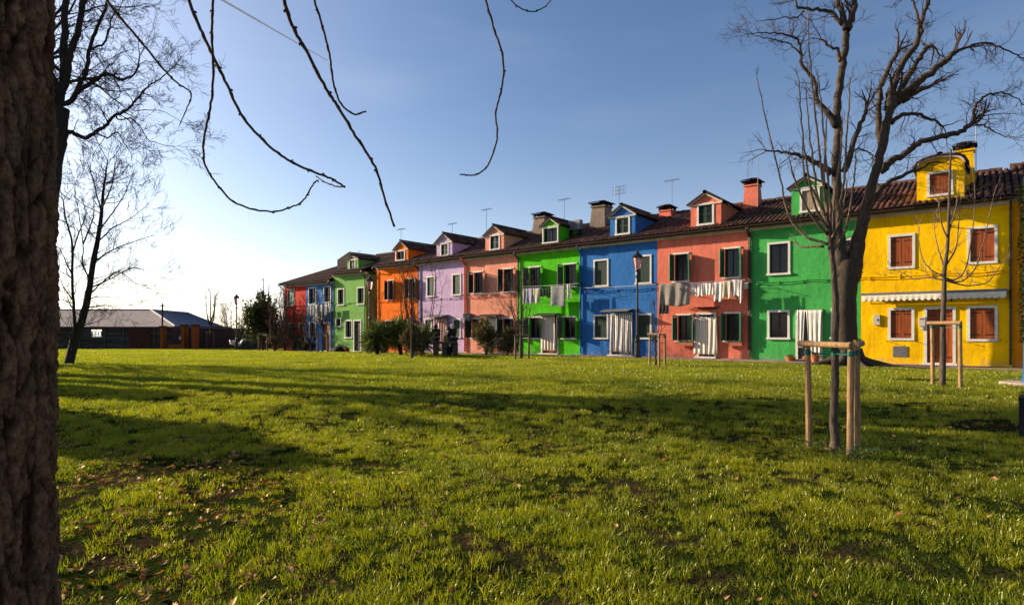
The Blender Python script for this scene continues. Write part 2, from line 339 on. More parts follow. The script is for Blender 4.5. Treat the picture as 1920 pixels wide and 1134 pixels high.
pavement(-49.5, 5.0, D0-1.6, D0, 'reddish paved walk along the foot of the houses')

# ------------------------------------------------------------------ house kit (facade frame, local x along the wall, y into the house)
EAVE_OUT, SLOPE, RIDGE_D = .38, .41, 4.2
def wall_mesh(w, depth, z1, holes, thick=.22):
    m = MB(); X = sorted({0., w}|{h[0] for h in holes}|{h[1] for h in holes}); Zs = sorted({-.25, z1}|{h[2] for h in holes}|{h[3] for h in holes})
    for i in range(len(X)-1):
        for j in range(len(Zs)-1):
            cx, cz = (X[i]+X[i+1])/2, (Zs[j]+Zs[j+1])/2
            if any(h[0] < cx < h[1] and h[2] < cz < h[3] for h in holes): continue
            m.quad((X[i],0,Zs[j]),(X[i+1],0,Zs[j]),(X[i+1],0,Zs[j+1]),(X[i],0,Zs[j+1]))
    for (a, b_, c, d) in holes:
        m.quad((a,0,c),(a,thick,c),(b_,thick,c),(b_,0,c)); m.quad((a,0,d),(b_,0,d),(b_,thick,d),(a,thick,d))
        m.quad((a,0,c),(a,0,d),(a,thick,d),(a,thick,c)); m.quad((b_,0,c),(b_,thick,c),(b_,thick,d),(b_,0,d))
    m.quad((0,0,-.25),(0,0,z1),(0,depth,z1),(0,depth,-.25)); m.quad((w,0,-.25),(w,depth,-.25),(w,depth,z1),(w,0,z1))
    m.quad((0,depth,-.25),(0,depth,z1),(w,depth,z1),(w,depth,-.25))
    return m
tile_mesh_cache = {}
def tile_verts(L=.42, r0=.088, r1=.072, h=.062, seg=5):
    vs = []
    for (y, r, zz) in ((0, r0, .012), (L, r1, 0.)):
        for k in range(seg+1):
            q = math.pi*k/seg; vs.append((-r*math.cos(q), y, zz+h*math.sin(q)))
    for k in range(seg+1): x, y, z = vs[k]; vs.append((x*.84, y+.002, z*.72))
    fs = [(k, k+1, seg+2+k, seg+1+k) for k in range(seg)]+[(k, 2*seg+2+k, 2*seg+3+k, k+1) for k in range(seg)]
    return vs, fs
TV, TF = tile_verts()
def roof_tiles(m, x0, x1, fn, length, spacing=.2, single=None, clip=None):
    """fn(x, t, h): point at x along the eave, t metres up the slope, h above the deck. single: list collecting (matrix) instead"""
    nc = max(1, round((x1-x0)/spacing)); sp = (x1-x0)/nc; rows = int(length/.33)+1
    for i in range(nc):
        xc = x0+(i+.5)*sp
        for j in range(rows):
            t0 = j*.33-.05+rng.uniform(-.02, .02)
            if t0+.30 > length: continue
            if clip and clip(xc, t0+.15): continue
            xo = rng.uniform(-.012, .012); rr = rng.uniform(-.05, .05); hh = rng.uniform(0, .012)
            if single is not None: single.append((xc+xo, t0, hh, rr)); continue
            vs = []
            for (vx, vy, vz) in TV:
                a, b_ = vx*math.cos(rr)-vy*math.sin(rr), vx*math.sin(rr)+vy*math.cos(rr)
                vs.append(fn(xc+xo+a, t0+b_, vz+hh+.02))
            m.add(vs, TF, rng.random())
CT, ST = 1/math.hypot(1, SLOPE), SLOPE/math.hypot(1, SLOPE)
def main_roof(root, w, ze, clip=None, single=False, x0=0., x1=None, side_hip=False, ridge=RIDGE_D):
    x1 = w if x1 is None else x1
    y0, run = -EAVE_OUT, ridge+EAVE_OUT; L = run/CT; zr = ze+run*SLOPE
    fn = lambda x, t, h: (x, y0+t*CT-h*ST, ze+t*ST+h*CT)
    d = MB()
    if side_hip:
        hp = x0+2.6
        d.add([(x0-.3,y0,ze),(x1,y0,ze),(x1,ridge,zr),(hp,ridge,zr),(x0-.3,2*ridge+.3,ze)], [(0,1,2,3),(0,3,4)])
        d.add([(x0-.3,2*ridge+.3,ze),(hp,ridge,zr),(x1,ridge,zr),(x1,2*ridge+.3,ze)], [(0,1,2,3)])
        cl2 = lambda x, t: x < x0-.3+(t*CT/run)*(2.9) or (clip and clip(x, t))
    else:
        d.add([(x0,y0,ze),(x1,y0,ze),(x1,ridge,zr),(x0,ridge,zr),(x0,2*ridge+.3,ze),(x1,2*ridge+.3,ze)], [(0,1,2,3),(3,2,5,4)])
        d.add([(x0,y0,ze-.07),(x1,y0,ze-.07),(x1,0,ze-.07),(x0,0,ze-.07)], [(0,3,2,1)])
        d.add([(x0,y0,ze-.07),(x1,y0,ze-.07),(x1,y0,ze),(x0,y0,ze)], [(0,1,2,3)])
        cl2 = clip
    r = d.obj('roof', DECK, root)
    t = MB()
    sx = x0-.28 if side_hip else x0
    if single:
        sg = []; roof_tiles(None, sx, x1, fn, L, single=sg, clip=cl2)
        me = MB(); me.add([(a, b_*CT-(c+.02)*ST, b_*ST+(c+.02)*CT) for a, b_, c in TV], TF); me = me.mesh('tile', TILEO)
        sg.sort(key=lambda q: q[1]-q[0]*.2)
        for q in sg[:298]:
            o = bpy.data.objects.new('tile', me); COL.objects.link(o); o.parent = r
            p = fn(q[0], q[1], q[2]); o.location = p; o.rotation_euler = (0, 0, q[3])
        for q in sg[298:]:
            t.add([fn(q[0]+a, q[1]+b_, q[2]+c+.02) for a, b_, c in TV], TF, rng.random())
    else: roof_tiles(t, sx, x1, fn, L, clip=cl2)
    # ridge tiles along the top
    nrd = int((x1-x0)/.36)
    for k in range(nrd):
        xa = (x0+(2.6 if side_hip else 0))+k*.36
        if xa+.36 > x1+.05: break
        vs = [(xa+(.42 if e_ else 0), ridge+.13*math.cos(math.pi*q/5)*(.85 if e_ else 1), zr+.02+.12*math.sin(math.pi*q/5)*(.85 if e_ else 1)+(.0 if e_ else .012)) for e_ in (0, 1) for q in range(6)]
        t.add(vs, [(q, q+6, q+7, q+1) for q in range(5)], rng.uniform(.5, 1))
    if side_hip:
        a, b_ = Vector((x0-.3, y0, ze)), Vector((x0+2.6, ridge, zr)); Lh = (b_-a).length; dv = (b_-a).normalized(); sd_ = Vector((dv.y, -dv.x, 0)).normalized(); up = Vector((0,0,1))
        for k in range(int(Lh/.36)):
            c = a+dv*(k*.36)
            vs = [c+dv*(.42*e_)+sd_*(.12*math.cos(math.pi*q/5))+up*(.03+.1*math.sin(math.pi*q/5)) for e_ in (0, 1) for q in range(6)]
            t.add(vs, [(q, q+1, q+7, q+6) for q in range(5)], rng.uniform(.4, 1))
    t.obj('roof_tiles', TILE, r, kind='stuff')
    return r, fn
def leaf_planks(m, hinge, ang, w, z0, z1, nb=3, louvre=False, flip=1):
    """shutter leaf from the hinge point in the xy plane, opened by ang from the closed position"""
    c, s_ = math.cos(ang)*flip, -math.sin(ang)
    ax = Vector((c, s_, 0)); ay = Vector((-s_, c, 0))*.016; h = Vector(hinge)
    if louvre:
        fr = .05
        for (u0, u1, a, b_) in ((0, fr, z0, z1), (w-fr, w, z0, z1), (fr, w-fr, z0, z0+fr*1.3), (fr, w-fr, z1-fr*1.3, z1), (fr, w-fr, (z0+z1)/2-fr/2, (z0+z1)/2+fr/2)):
            m.obox(h+ax*((u0+u1)/2)+Vector((0,0,(a+b_)/2)), ax*(u1-u0)/2, ay, (0,0,(b_-a)/2))
        k = int((z1-z0-.1)/.055)
        for i in range(k):
            z = z0+.07+i*.055
            if z > z1-.07: break
            m.obox(h+ax*(w/2)+Vector((0,0,z)), ax*(w/2-fr), ay*.8+Vector((0,0,.027)), Vector((0,0,.004))-ay*.12)
    else:
        bw = w/nb
        for i in range(nb):
            dz = rng.uniform(-.004, .004)
            m.obox(h+ax*(bw*(i+.5))+Vector((0,0,(z0+z1)/2))+ay*rng.uniform(-.15,.15), ax*(bw/2-.003), ay, (0,0,(z1-z0)/2+dz))
def window(root, o, style='closed', sm=DGSH, fm=None, fw=.09, split=2, glass=True, name='window', lv=True, angL=1.9, angR=2.15, proud=.035, sill=True, strap=False, y=0., top_only=False, closed_leaf=None):
    """o = opening (x0, x1, z0, z1). frame is the part; sill, pane, shutters its sub-parts"""
    fm = fm or WHITE; x0, x1, z0, z1 = o; f = MB(); a = y-proud; b_ = y+.05
    if fw > 0:
        if not top_only:
            f.box(x0-fw, x0, a, b_, z0, z1); f.box(x1, x1+fw, a, b_, z0, z1)
        f.box(x0-fw, x1+fw, a-.004, b_, z1, z1+fw)
        if sill is False: f.box(x0-fw, x1+fw, a-.004, b_, z0-fw, z0)
    w = f.obj(name, fm, root)
    if sill:
        s_ = MB(); s_.box(x0-fw-.03, x1+fw+.03, a-.05, b_, z0-fw*.95, z0); s_.obj('sill', fm, w)
    p = MB(); yy = y+.16
    p.quad((x0,yy,z0),(x1,yy,z0),(x1,yy,z1),(x0,yy,z1))
    p.obj('pane', GLASSM if glass else DARK, w)
    if style != 'closed':
        k = MB(); e_ = .04; ym = y+.13
        k.box(x0, x0+e_, ym, ym+.025, z0, z1); k.box(x1-e_, x1, ym, ym+.025, z0, z1); k.box(x0+e_, x1-e_, ym, ym+.025, z0, z0+e_); k.box(x0+e_, x1-e_, ym, ym+.025, z1-e_, z1)
        k.box((x0+x1)/2-.02, (x0+x1)/2+.02, ym-.003, ym+.022, z0+e_, z1-e_)
        k.obj('casement', closed_leaf or (GREYM if rng.random() < .4 else BKSH), w)
    lw = (x1-x0)/2
    if style == 'closed':
        for k in (0, 1):
            m = MB(); leaf_planks(m, (x0+.004 if k == 0 else x1-.004, y+.035, 0), 0, lw-.008, z0+.01, z1-.01, nb=3, louvre=lv, flip=1 if k == 0 else -1); m.obj('shutter', sm, w)
        if strap:
            for k in (0, 1):
                for fz in (.14, .86):
                    m = MB(); zz = z0+(z1-z0)*fz; xa = x0+.01 if k == 0 else x1-.01-lw*.72
                    m.box(xa, xa+lw*.72, y+.006, y+.018, zz-.014, zz+.014); m.obj('hinge_strap', IRON, w)
    elif style == 'open':
        for k, an in ((0, angL), (1, angR)):
            m = MB(); leaf_planks(m, (x0-.01 if k == 0 else x1+.01, a-.018, 0), an, lw-.01, z0+.0, z1, nb=3, louvre=lv, flip=1 if k == 0 else -1); m.obj('shutter', sm, w)
    return w
class House:
    def __init__(h, name_label, x0, x1, wallmat, D=D0, ze=5.93, zw=5.72):
        h.D = D; h.s0 = fac(x0, D=D)[0]; h.s1 = fac(x1, D=D)[0]; h.w = h.s1-h.s0
        p = FW(h.s0, D); h.gz = min(ground(p.x, p.y), ground(*(FW(h.s1, D)[:2])))
        h.root = thing('terraced_house', name_label, 'house', (p.x, p.y, h.gz), ROTF, group='coloured terraced houses in the row')
        h.m = wallmat; h.ze = ze-h.gz; h.zw = zw-h.gz; h.holes = []; h.jobs = []; h.dclip = []
    def R(h, px0, px1, py0, py1, off=0.):           # pixel rect -> local rect (py0 = top)
        xm = (px0+px1)/2
        a, _ = fac(px0, 0, h.D+off); b_, _ = fac(px1, 0, h.D+off)
        _, zt = fac(xm, py0, h.D+off); _, zb = fac(xm, py1, h.D+off)
        return [a-h.s0, b_-h.s0, zb-h.gz, zt-h.gz]
    def win(h, px, frame=True, **k):
        r = h.R(*px); fw = k.get('fw', .09)
        if frame: o = [r[0]+fw, r[1]-fw, r[2]+fw, r[3]-fw]
        else: o = [r[0], r[1], r[2]+fw*.5, r[3]-fw]
        h.holes.append(o); h.jobs.append((o, k)); return o
    def door(h, px, frame=True, leafm=None, step=True, **k):
        r = h.R(*px); fw = .09
        o = [r[0]+fw, r[1]-fw, .12, r[3]-fw] if frame else [r[0], r[1], .12, r[3]]
        h.holes.append(o)
        f = MB(); f.box(o[0]-fw, o[0], -.035, .05, .12, o[3]); f.box(o[1], o[1]+fw, -.035, .05, .12, o[3]); f.box(o[0]-fw, o[1]+fw, -.039, .05, o[3], o[3]+fw)
        d = f.obj('door', WHITE, h.root)
        m = MB(); lw = (o[1]-o[0])/2
        leafm = leafm or BKSH
        for kk in (0, 1):
            q = MB(); leaf_planks(q, (o[0]+.004 if kk == 0 else o[1]-.004, .10, 0), 0, lw-.008, .13, o[3]-.01, nb=3, flip=1 if kk == 0 else -1); q.obj('door_leaf', leafm, d)
            if k.get('strap'):
                for fz in (.1, .88):
                    q = MB(); zz = .12+(o[3]-.12)*fz; xa = o[0]+.01 if kk == 0 else o[1]-.01-lw*.72
                    q.box(xa, xa+lw*.72, .068, .08, zz-.014, zz+.014); q.obj('hinge_strap', IRON, d)
        if step:
            q = MB(); q.box(o[0]-fw-.05, o[1]+fw+.05, -.24, .1, -.05, .11); q.obj('doorstep', WHITE, d)
        return o
    def finish(h, cornice=True, depth=8.4, single=False, side_hip=False, gutter=True, cable=True, pipe=None, pipem=None, clip=None, roofx=None):
        wall_mesh(h.w, depth, h.zw, h.holes).obj('wall', h.m, h.root)
        for o, k in h.jobs: window(h.root, o, **k)
        c = MB(); c.box(0, h.w, -.06, .2, h.zw, h.zw+.10); c.box(0, h.w, -.14, .2, h.zw+.10, h.ze-.075)
        if cornice:
            for i in range(int(h.w/.16)): c.box(.04+i*.16, .12+i*.16, -.10, -.058, h.zw+.04, h.zw+.098)
        c.obj('cornice', CORN, h.root)
        def cl(x, t):
            for (a, b_, y0, y1, zz) in h.dclip:
                yy = -EAVE_OUT+t*CT; zr = h.ze+t*ST
                if a < x < b_ and yy > y0 and zr < zz(x): return True
            return clip(x, t) if clip else False
        h.roof, h.fn = main_roof(h.root, h.w, h.ze, clip=cl, single=single, side_hip=side_hip, **(roofx or {}))
        if gutter:
            g_ = MB(); xa, xb = (-.3 if side_hip else 0), h.w; n_ = 6
            pts = [(-EAVE_OUT-.06+.065*math.cos(math.pi+math.pi*q/n_), h.ze-.02+.075*math.sin(math.pi+math.pi*q/n_)) for q in range(n_+1)]
            for q in range(n_): g_.quad((xa,)+pts[q], (xb,)+pts[q], (xb,)+pts[q+1], (xa,)+pts[q+1])
            for q in range(n_):
                p0, p1 = [(-EAVE_OUT-.06+(a_+EAVE_OUT+.06)*.86, h.ze-.02+(b_-h.ze+.02)*.86) for a_, b_ in (pts[q], pts[q+1])]
                g_.quad((xa,)+p0, (xa,)+p1, (xb,)+p1, (xb,)+p0)
            for i in range(int((xb-xa)/.9)+1):
                x = xa+.1+i*.9; g_.box(x, x+.025, -EAVE_OUT-.11, -EAVE_OUT+.08, h.ze-.105, h.ze-.09)
            g_.obj('gutter', GUT, h.root)
        if cable:
            zc = 3.32-h.gz
            q = MB()
            for dz, wv in ((0, .035), (.09, .02)):
                pts = [(x, -.03-.012*math.sin(i*1.7), zc+dz-wv*math.sin(i*1.1+h.w)) for i, x in enumerate(np.linspace(.02, h.w-.02, 12))]
                q.tube(smoothline(pts, 2), .013, 5)
            for x in np.linspace(.3, h.w-.3, 5): q.box(x-.02, x+.02, -.045, 0, zc-.02, zc+.12)
            q.obj('cable', h.m, h.root)
        if pipe is not None:
            for x in (pipe if isinstance(pipe, (list, tuple)) else [pipe]):
                q = MB(); zt = h.ze-.1
                q.tube(smoothline([(x, -EAVE_OUT-.05, zt), (x, -EAVE_OUT-.03, zt-.10), (x, -.12, zt-.32), (x, -.07, zt-.5), (x, -.07, 2.), (x, -.07, .12)], 3), .038, 8)
                for zz in (.6, 2.1, 3.7, 5.0): q.lathe([(.047, 0), (.047, .05)], 8, (x, -.07, zz))
                q.obj('downpipe', pipem or GUT, h.root)
    def dormer(h, front, wpx, apex, shutter=DGSH, style='closed', setback=.15, fw=.085, back=3.4, arch=False, eaves_y=None, lv=True, pedi=True, closed_leaf=None, y1eave=None):
        """front = (px0, px1), wpx = window frame pixel rect, apex = (px, py), eaves_y = px height where the dormer wall meets its roof"""
        off = setback
        a, b_ = fac(front[0], D=h.D+off)[0]-h.s0, fac(front[1], D=h.D+off)[0]-h.s0
        zt = fac(apex[0], apex[1], h.D+off)[1]-h.gz-.08; ze = fac((front[0]+front[1])/2, eaves_y, h.D+off)[1]-h.gz
        z0 = h.ze-.02+SLOPE*.1; xm = (a+b_)/2
        r = h.R(*wpx, off=off); o = [r[0]+fw, r[1]-fw, r[2]+fw, r[3]-fw]
        o[2] = max(o[2], z0+.12)
        m = MB(); y = off
        X = sorted({a, o[0], o[1], b_}); Zs = sorted({z0-.05, o[2], o[3], ze})
        for i in range(3):
            for j in range(3):
                if i == 1 and j == 1: continue
                m.quad((X[i],y,Zs[j]),(X[i+1],y,Zs[j]),(X[i+1],y,Zs[j+1]),(X[i],y,Zs[j+1]))
        for (p, q) in (((o[0],o[2]),(o[1],o[2])),((o[1],o[2]),(o[1],o[3])),((o[1],o[3]),(o[0],o[3])),((o[0],o[3]),(o[0],o[2]))):
            m.quad((p[0],y,p[1]),(q[0],y,q[1]),(q[0],y+.2,q[1]),(p[0],y+.2,p[1]))
        if arch: prof = [(xm+(b_-a)/2*math.cos(q), ze+(zt-ze)*math.sin(q)**.8) for q in np.linspace(math.pi, 0, 9)]
        else: prof = [(a, ze), (xm, zt), (b_, ze)]
        m.add([(p[0], y, p[1]) for p in prof], [tuple(range(len(prof)))[::-1]])
        yb = y+back
        m.quad((a,y,z0-.05),(a,y,ze),(a,yb,ze),(a,yb,z0-.05)); m.quad((b_,y,z0-.05),(b_,yb,z0-.05),(b_,yb,ze),(b_,y,ze))
        d = m.obj('dormer', h.m, h.root)
        ov, of = .12, .16
        # window of the dormer: frame and leaves are sub-parts of the dormer
        f = MB(); A = y-.03
        f.box(o[0]-fw, o[0], A, y+.05, o[2], o[3]); f.box(o[1], o[1]+fw, A, y+.05, o[2], o[3]); f.box(o[0]-fw, o[1]+fw, A-.004, y+.05, o[3], o[3]+fw); f.box(o[0]-fw-.02, o[1]+fw+.02, A-.03, y+.05, o[2]-fw, o[2])
        f.obj('window_frame', WHITE, d)
        p = MB(); p.quad((o[0],y+.15,o[2]),(o[1],y+.15,o[2]),(o[1],y+.15,o[3]),(o[0],y+.15,o[3])); p.obj('pane', GLASSM, d)
        if style == 'closed':
            lw = (o[1]-o[0])/2
            for k in (0, 1):
                q = MB(); leaf_planks(q, (o[0]+.004 if k == 0 else o[1]-.004, y+.04, 0), 0, lw-.006, o[2]+.01, o[3]-.01, louvre=lv, flip=1 if k == 0 else -1); q.obj('shutter', shutter, d)
        else:
            q = MB(); q.box((o[0]+o[1])/2-.02, (o[0]+o[1])/2+.02, y+.11, y+.14, o[2], o[3]); q.box(o[0], o[0]+.03, y+.112, y+.142, o[2], o[3]); q.box(o[1]-.03, o[1], y+.112, y+.142, o[2], o[3]); q.obj('casement', closed_leaf or BKSH, d)
        # white moulding under the gable and along its rakes
        t = MB()
        if pedi:
            t.box(a-.03, b_+.03, y-.05, y+.03, ze-.06, ze+.0)
        for i in range(len(prof)-1):
            p0, p1 = Vector((prof[i][0], 0, prof[i][1])), Vector((prof[i+1][0], 0, prof[i+1][1])); dv = (p1-p0).normalized(); nn = Vector((-dv.z, 0, dv.x))
            if nn.z < 0: nn = -nn
            q0, q1 = p0-dv*(.08 if i == 0 and not arch else .0), p1+dv*(.08 if i == len(prof)-2 and not arch else 0.)
            c = (q0+q1)/2+nn*.03; t.obox((c.x, y-.045, c.z), dv*((q1-q0).length/2), (0, .065, 0), nn*.035)
        t.obj('pediment_moulding', CORN, d)
        # little tiled roof
        rf = MB(); tl = MB()
        for i in range(len(prof)-1):
            p0, p1 = Vector((prof[i][0], 0, prof[i][1])), Vector((prof[i+1][0], 0, prof[i+1][1])); dv = (p1-p0).normalized(); nn = Vector((-dv.z, 0, dv.x))
            if nn.z < 0: nn = -nn
            if not arch:
                if i == 0: p0 = p0-dv*ov
                else: p1 = p1+dv*ov
            y0 = y-of
            c0, c1 = p0+nn*.07, p1+nn*.07
            rf.obox(((c0.x+c1.x)/2, (y0+yb)/2, (c0.z+c1.z)/2), dv*((c1-c0).length/2), (0, (yb-y0)/2, 0), nn*.015)
            # tiles: courses laid up the small slope, columns along the depth
            Ls = (c1-c0).length; ee = c0 if i < (len(prof)-1)/2 else c1; up = dv if i < (len(prof)-1)/2 else -dv
            ncol = int((yb-y0)/.19)
            for ci in range(ncol):
                for ri in range(max(1, int(Ls/.30))):
                    t0 = ri*.30-.03; vs = []
                    tlen = min(.36, Ls-t0)
                    for (vx, vy, vz) in TV:
                        q = ee+up*(t0+vy*tlen/.42)+nn*(vz*.9+.012)
                        vs.append((q.x, y0+.09+ci*.19+vx+rng.uniform(-.002,.002), q.z))
                    tl.add(vs, TF, rng.random())
        if True:
            top = zt+.10
            for k in range(int((yb-y+of)/.34)):
                ya = y-of+k*.34
                vs = [(xm+.1*math.cos(math.pi*q/5), ya+.38*e_, top+.085*math.sin(math.pi*q/5)+(0 if e_ else .012)) for e_ in (0, 1) for q in range(6)]
                tl.add(vs, [(q, q+1, q+7, q+6) for q in range(5)], rng.uniform(.4, 1))
        rf.obj('dormer_roof', DECK, d); tl.obj('dormer_tiles', TILE, d, kind='stuff')
        h.dclip.append((a-.05, b_+.05, off-.1, yb, lambda x, zz=ze: zz))
        return d
    def chimney(h, px0, px1, ytop, ybase, m=None, depth=1.6, taper=.85, capw=1.35):
        Dd = h.D+depth; a, b_ = fac(px0, D=Dd)[0]-h.s0, fac(px1, D=Dd)[0]-h.s0
        zt = fac((px0+px1)/2, ytop, Dd)[1]-h.gz; xm = (a+b_)/2; hw = (b_-a)/2/capw; zb = h.ze+SLOPE*depth-.1; y = depth
        q = MB(); hc = .42; z1 = zt-hc
        vs = [(xm+sx*hw*k, y+sy*hw*k, z) for z, k in ((zb, 1.1), (z1, taper)) for sx, sy in ((-1,-1),(1,-1),(1,1),(-1,1))]
        q.add(vs, [(0,1,5,4),(1,2,6,5),(2,3,7,6),(3,0,4,7),(4,5,6,7)])
        q.box(xm-hw*1.0, xm+hw*1.0, y-hw, y+hw, z1, z1+.07)
        c = q.obj('chimney', m or h.m, h.root)
        q = MB(); r_ = hw*capw
        for sx in (-.78, .78):
            for sy in (-.78, .78): q.box(xm+sx*hw-.06, xm+sx*hw+.06, y+sy*hw-.06, y+sy*hw+.06, z1+.07, z1+.24)
        q.box(xm-.5*hw, xm+.5*hw, y-.5*hw, y+.5*hw, z1+.07, z1+.23)
        q.obj('chimney_pillars', DECK, c)
        q = MB(); zc = z1+.24
        q.add([(xm-r_,y-r_,zc),(xm+r_,y-r_,zc),(xm+r_,y+r_,zc),(xm-r_,y+r_,zc),(xm-r_*.2,y,zt-.03),(xm+r_*.2,y,zt-.03)], [(0,3,2,1),(0,1,5,4),(1,2,5),(2,3,4,5),(3,0,4)])
        for sgn in (-1, 1):
            n_ = max(4, int(2*r_/.15))
            for i in range(n_):
                xx = xm-r_+(i+.5)*2*r_/n_
                k = (xx-xm)/r_; tp = Vector((xm+k*r_*.25, y, zt-.02)); bt = Vector((xx, y+sgn*r_*1.05, zc+.0)); dv = tp-bt
                for e_ in (0., .45):
                    p0, p1 = bt+dv*e_, bt+dv*min(1, e_+.58); sd_ = Vector((1,0,0)); up = Vector((0, 0, 1))
                    vs = [pp+sd_*(-.07*math.cos(math.pi*w_/4))*(1 if pp is p0 else .8)+up*(.015+.05*math.sin(math.pi*w_/4)) for pp in (p0, p1) for w_ in range(5)]
                    q.add(vs, [(w_, w_+1, w_+6, w_+5) for w_ in range(4)], rng.random())
        q.obj('chimney_cap', TILE, c)
        return c
    def antenna(h, px, ytop, depth=3.2, kind='yagi'):
        Dd = h.D+depth; x = fac(px, D=Dd)[0]-h.s0; zt = fac(px, ytop, Dd)[1]-h.gz; zb = h.ze+SLOPE*depth-.05
        q = MB(); q.tube([(x, depth, zb), (x, depth, zt)], .014, 5)
        if kind == 'yagi':
            q.tube([(x-.45, depth, zt-.03), (x+.4, depth+.15, zt-.0)], .012, 4)
            for k in range(7): xx = x-.42+k*.13; q.tube([(xx, depth-.16+.0*k, zt-.03+.004*k), (xx, depth+.22, zt-.03+.004*k)], .008, 4)
        elif kind == 'grid':
            for zz in (-.05, -.25, -.45):
                q.tube([(x-.42, depth, zt+zz), (x+.42, depth, zt+zz)], .011, 4)
                for k in range(6): xx = x-.4+k*.16; q.tube([(xx, depth-.1, zt+zz-.12), (xx, depth+.1, zt+zz+.12)], .008, 4)
            q.tube([(x-.3, depth, zt-.6), (x-.3, depth, zt+.05)], .012, 4)
        else:
            q.tube([(x-.28, depth, zt+.06), (x, depth, zt-.04), (x+.28, depth, zt+.06)], .013, 4)
        q.obj('antenna', STEEL, h.root)
    def awning(h, px, proj=.55, m=None, drop=.12):
        r = h.R(*px); z = r[3]; q = MB()
        q.grid(lambda u, v: (r[0]+(r[1]-r[0])*u, -.02-proj*v, z-drop*v+.004*math.sin(u*60)), 20, 3)
        q.grid(lambda u, v: (r[0]+(r[1]-r[0])*u, -.02-proj*v, z-.03-drop*v), 20, 3)
        q.box(r[0], r[1], -.02-proj, -proj, z-drop-.035, z-drop+.01)
        a = q.obj('door_canopy', m or GREYM, h.root)
        for x in (r[0]+.06, r[1]-.06):
            b_ = MB(); b_.tube([(x, -.01, z-.38), (x, -proj*.9, z-drop-.03)], .012, 5); b_.obj('bracket', IRON, a)
    def wires(h): pass

def cloth(name, label, cat, D, px, py, m, group=None, folds=5, depth=.03, sag=0., bottom=0., gz0=None, sharp=1., pinch=0., taper=0.):
    """a hanging cloth: px=(left, right), py=(top, bottom) in the photograph on the plane D"""
    s0, zt = fac(px[0], py[0], D); s1, _ = fac(px[1], py[0], D); zb = fac((px[0]+px[1])/2, py[1], D)[1]; zt = fac((px[0]+px[1])/2, py[0], D)[1]
    p = FW(s0, D, 0); w, hh = s1-s0, zt-zb; ph = rng.uniform(0, 6); nu, nv = max(10, int(folds*8)), 12
    q = MB(); f2 = rng.uniform(.6, 1.4); sk = rng.uniform(-.03, .03)
    def fn(u, v):
        k = .35+.65*v
        y = depth*k*(math.sin(u*folds*2*math.pi+ph+v*1.3*f2)+.45*math.sin(u*folds*4.7+ph*2-v*2))
        x = u*w*(1-taper*v)+w*taper*v*.5+sk*v+.012*math.sin(u*17+v*5)
        z = -v*hh*(1+bottom*math.sin(u*math.pi*2.2+ph))-sag*math.sin(math.pi*u)*(1-v*.5)-pinch*abs(math.sin(u*folds*math.pi))*(1-v)
        return (x, y, z)
    q.grid(fn, nu, nv)
    me = q.mesh(name, m, True)
    at = me.attributes.new('su', 'FLOAT', 'POINT'); at.data.foreach_set('value', [i/nu*w for j in range(nv+1) for i in range(nu+1)])
    o = bpy.data.objects.new(name, me); COL.objects.link(o); o.location = (p.x, p.y, zt); o.rotation_euler = (0, 0, ROTF)
    sm = o.modifiers.new('thickness', 'SOLIDIFY'); sm.thickness = .004
    return tag(o, label, cat, group)

Y = plaster('yellow_plaster', (250, 195, 0), 1.)
G1 = plaster('green_plaster', (74, 170, 84)); CO = plaster('coral_plaster', (224, 122, 98)); BL = plaster('blue_plaster', (52, 112, 180))
LI = plaster('lime_plaster', (82, 190, 22)); SAL = plaster('salmon_plaster', (232, 152, 124)); PU = plaster('lilac_plaster', (202, 172, 206))
OR = plaster('orange_plaster', (248, 118, 12)); G2 = plaster('sage_plaster', (120, 170, 84)); B2 = plaster('sky_blue_plaster', (70, 130, 196))
RE = plaster('red_plaster', (206, 62, 46)); OC = plaster('ochre_plaster', (228, 140, 10))
GREYP = plaster('grey_render', (135, 118, 104))
AWCR = mat('cream_awning_cloth', (.72,.64,.50), rough=.9, c2=(.58,.50,.38), scale=3)

# ---- yellow house
h = House('bright yellow house with red-brown shutters, cream scalloped awning and arched dormer', 1614, 1899, Y); H_Y = h
wk = dict(style='closed', sm=RDSH, lv=False, strap=True, sill=False)
for r in ((1665,1716,439,504), (1813.5,1871,424,495), (1665,1714.5,577,638), (1813,1871,573,640)): h.win(r, **wk)
h.door((1732.6,1792,575,683), leafm=RDSH, strap=True)
h.dormer((1719,1808), (1738,1787,321,368), (1762,292), shutter=RDSH, eaves_y=312, arch=True, lv=False, pedi=False, back=3.2)
h.chimney(1786, 1833, 267, 306, depth=2.6, capw=1.25)
h.antenna(1830, 205, depth=2.9, kind='t')
h.finish(single=True, pipe=h.w-.06, cable=True)
r = h.R(1615, 1889, 549, 572, off=-.25)
q = MB(); q.box(r[0], r[1], -.30, -.02, r[3]-.04, r[3]+.07); aw = q.obj('awning', GREYM, h.root)
q = MB(); N = 23; n_ = N*8
def scal(u, v):
    k = abs(math.sin(u*N*math.pi)); zt = r[3]-.03; zb = zt-.19-.05*k
    return (r[0]+.03+(r[1]-r[0]-.06)*u, -.32-.03*v+.010*math.sin(u*N*math.pi*2+1)*v, zt+(zb-zt)*v)
q.grid(scal, n_, 4); o = q.obj('scalloped_valance', AWCR, aw, smooth=True); sm = o.modifiers.new('t', 'SOLIDIFY'); sm.thickness = .004
q = MB(); q.add([(r[0]+.03,-.31,r[3]+.0),(r[1]-.03,-.31,r[3]+.0),(r[1]-.03,-.05,r[3]+.085),(r[0]+.03,-.05,r[3]+.085)], [(0,1,2,3)]); q.obj('rolled_cloth', AWCR, aw)
for x in np.linspace(r[0]+.3, r[1]-.3, 4):
    q = MB(); q.tube([(x, 0, r[3]-.35), (x, -.22, r[3]-.08)], .012, 5); q.obj('awning_arm', IRON, aw)
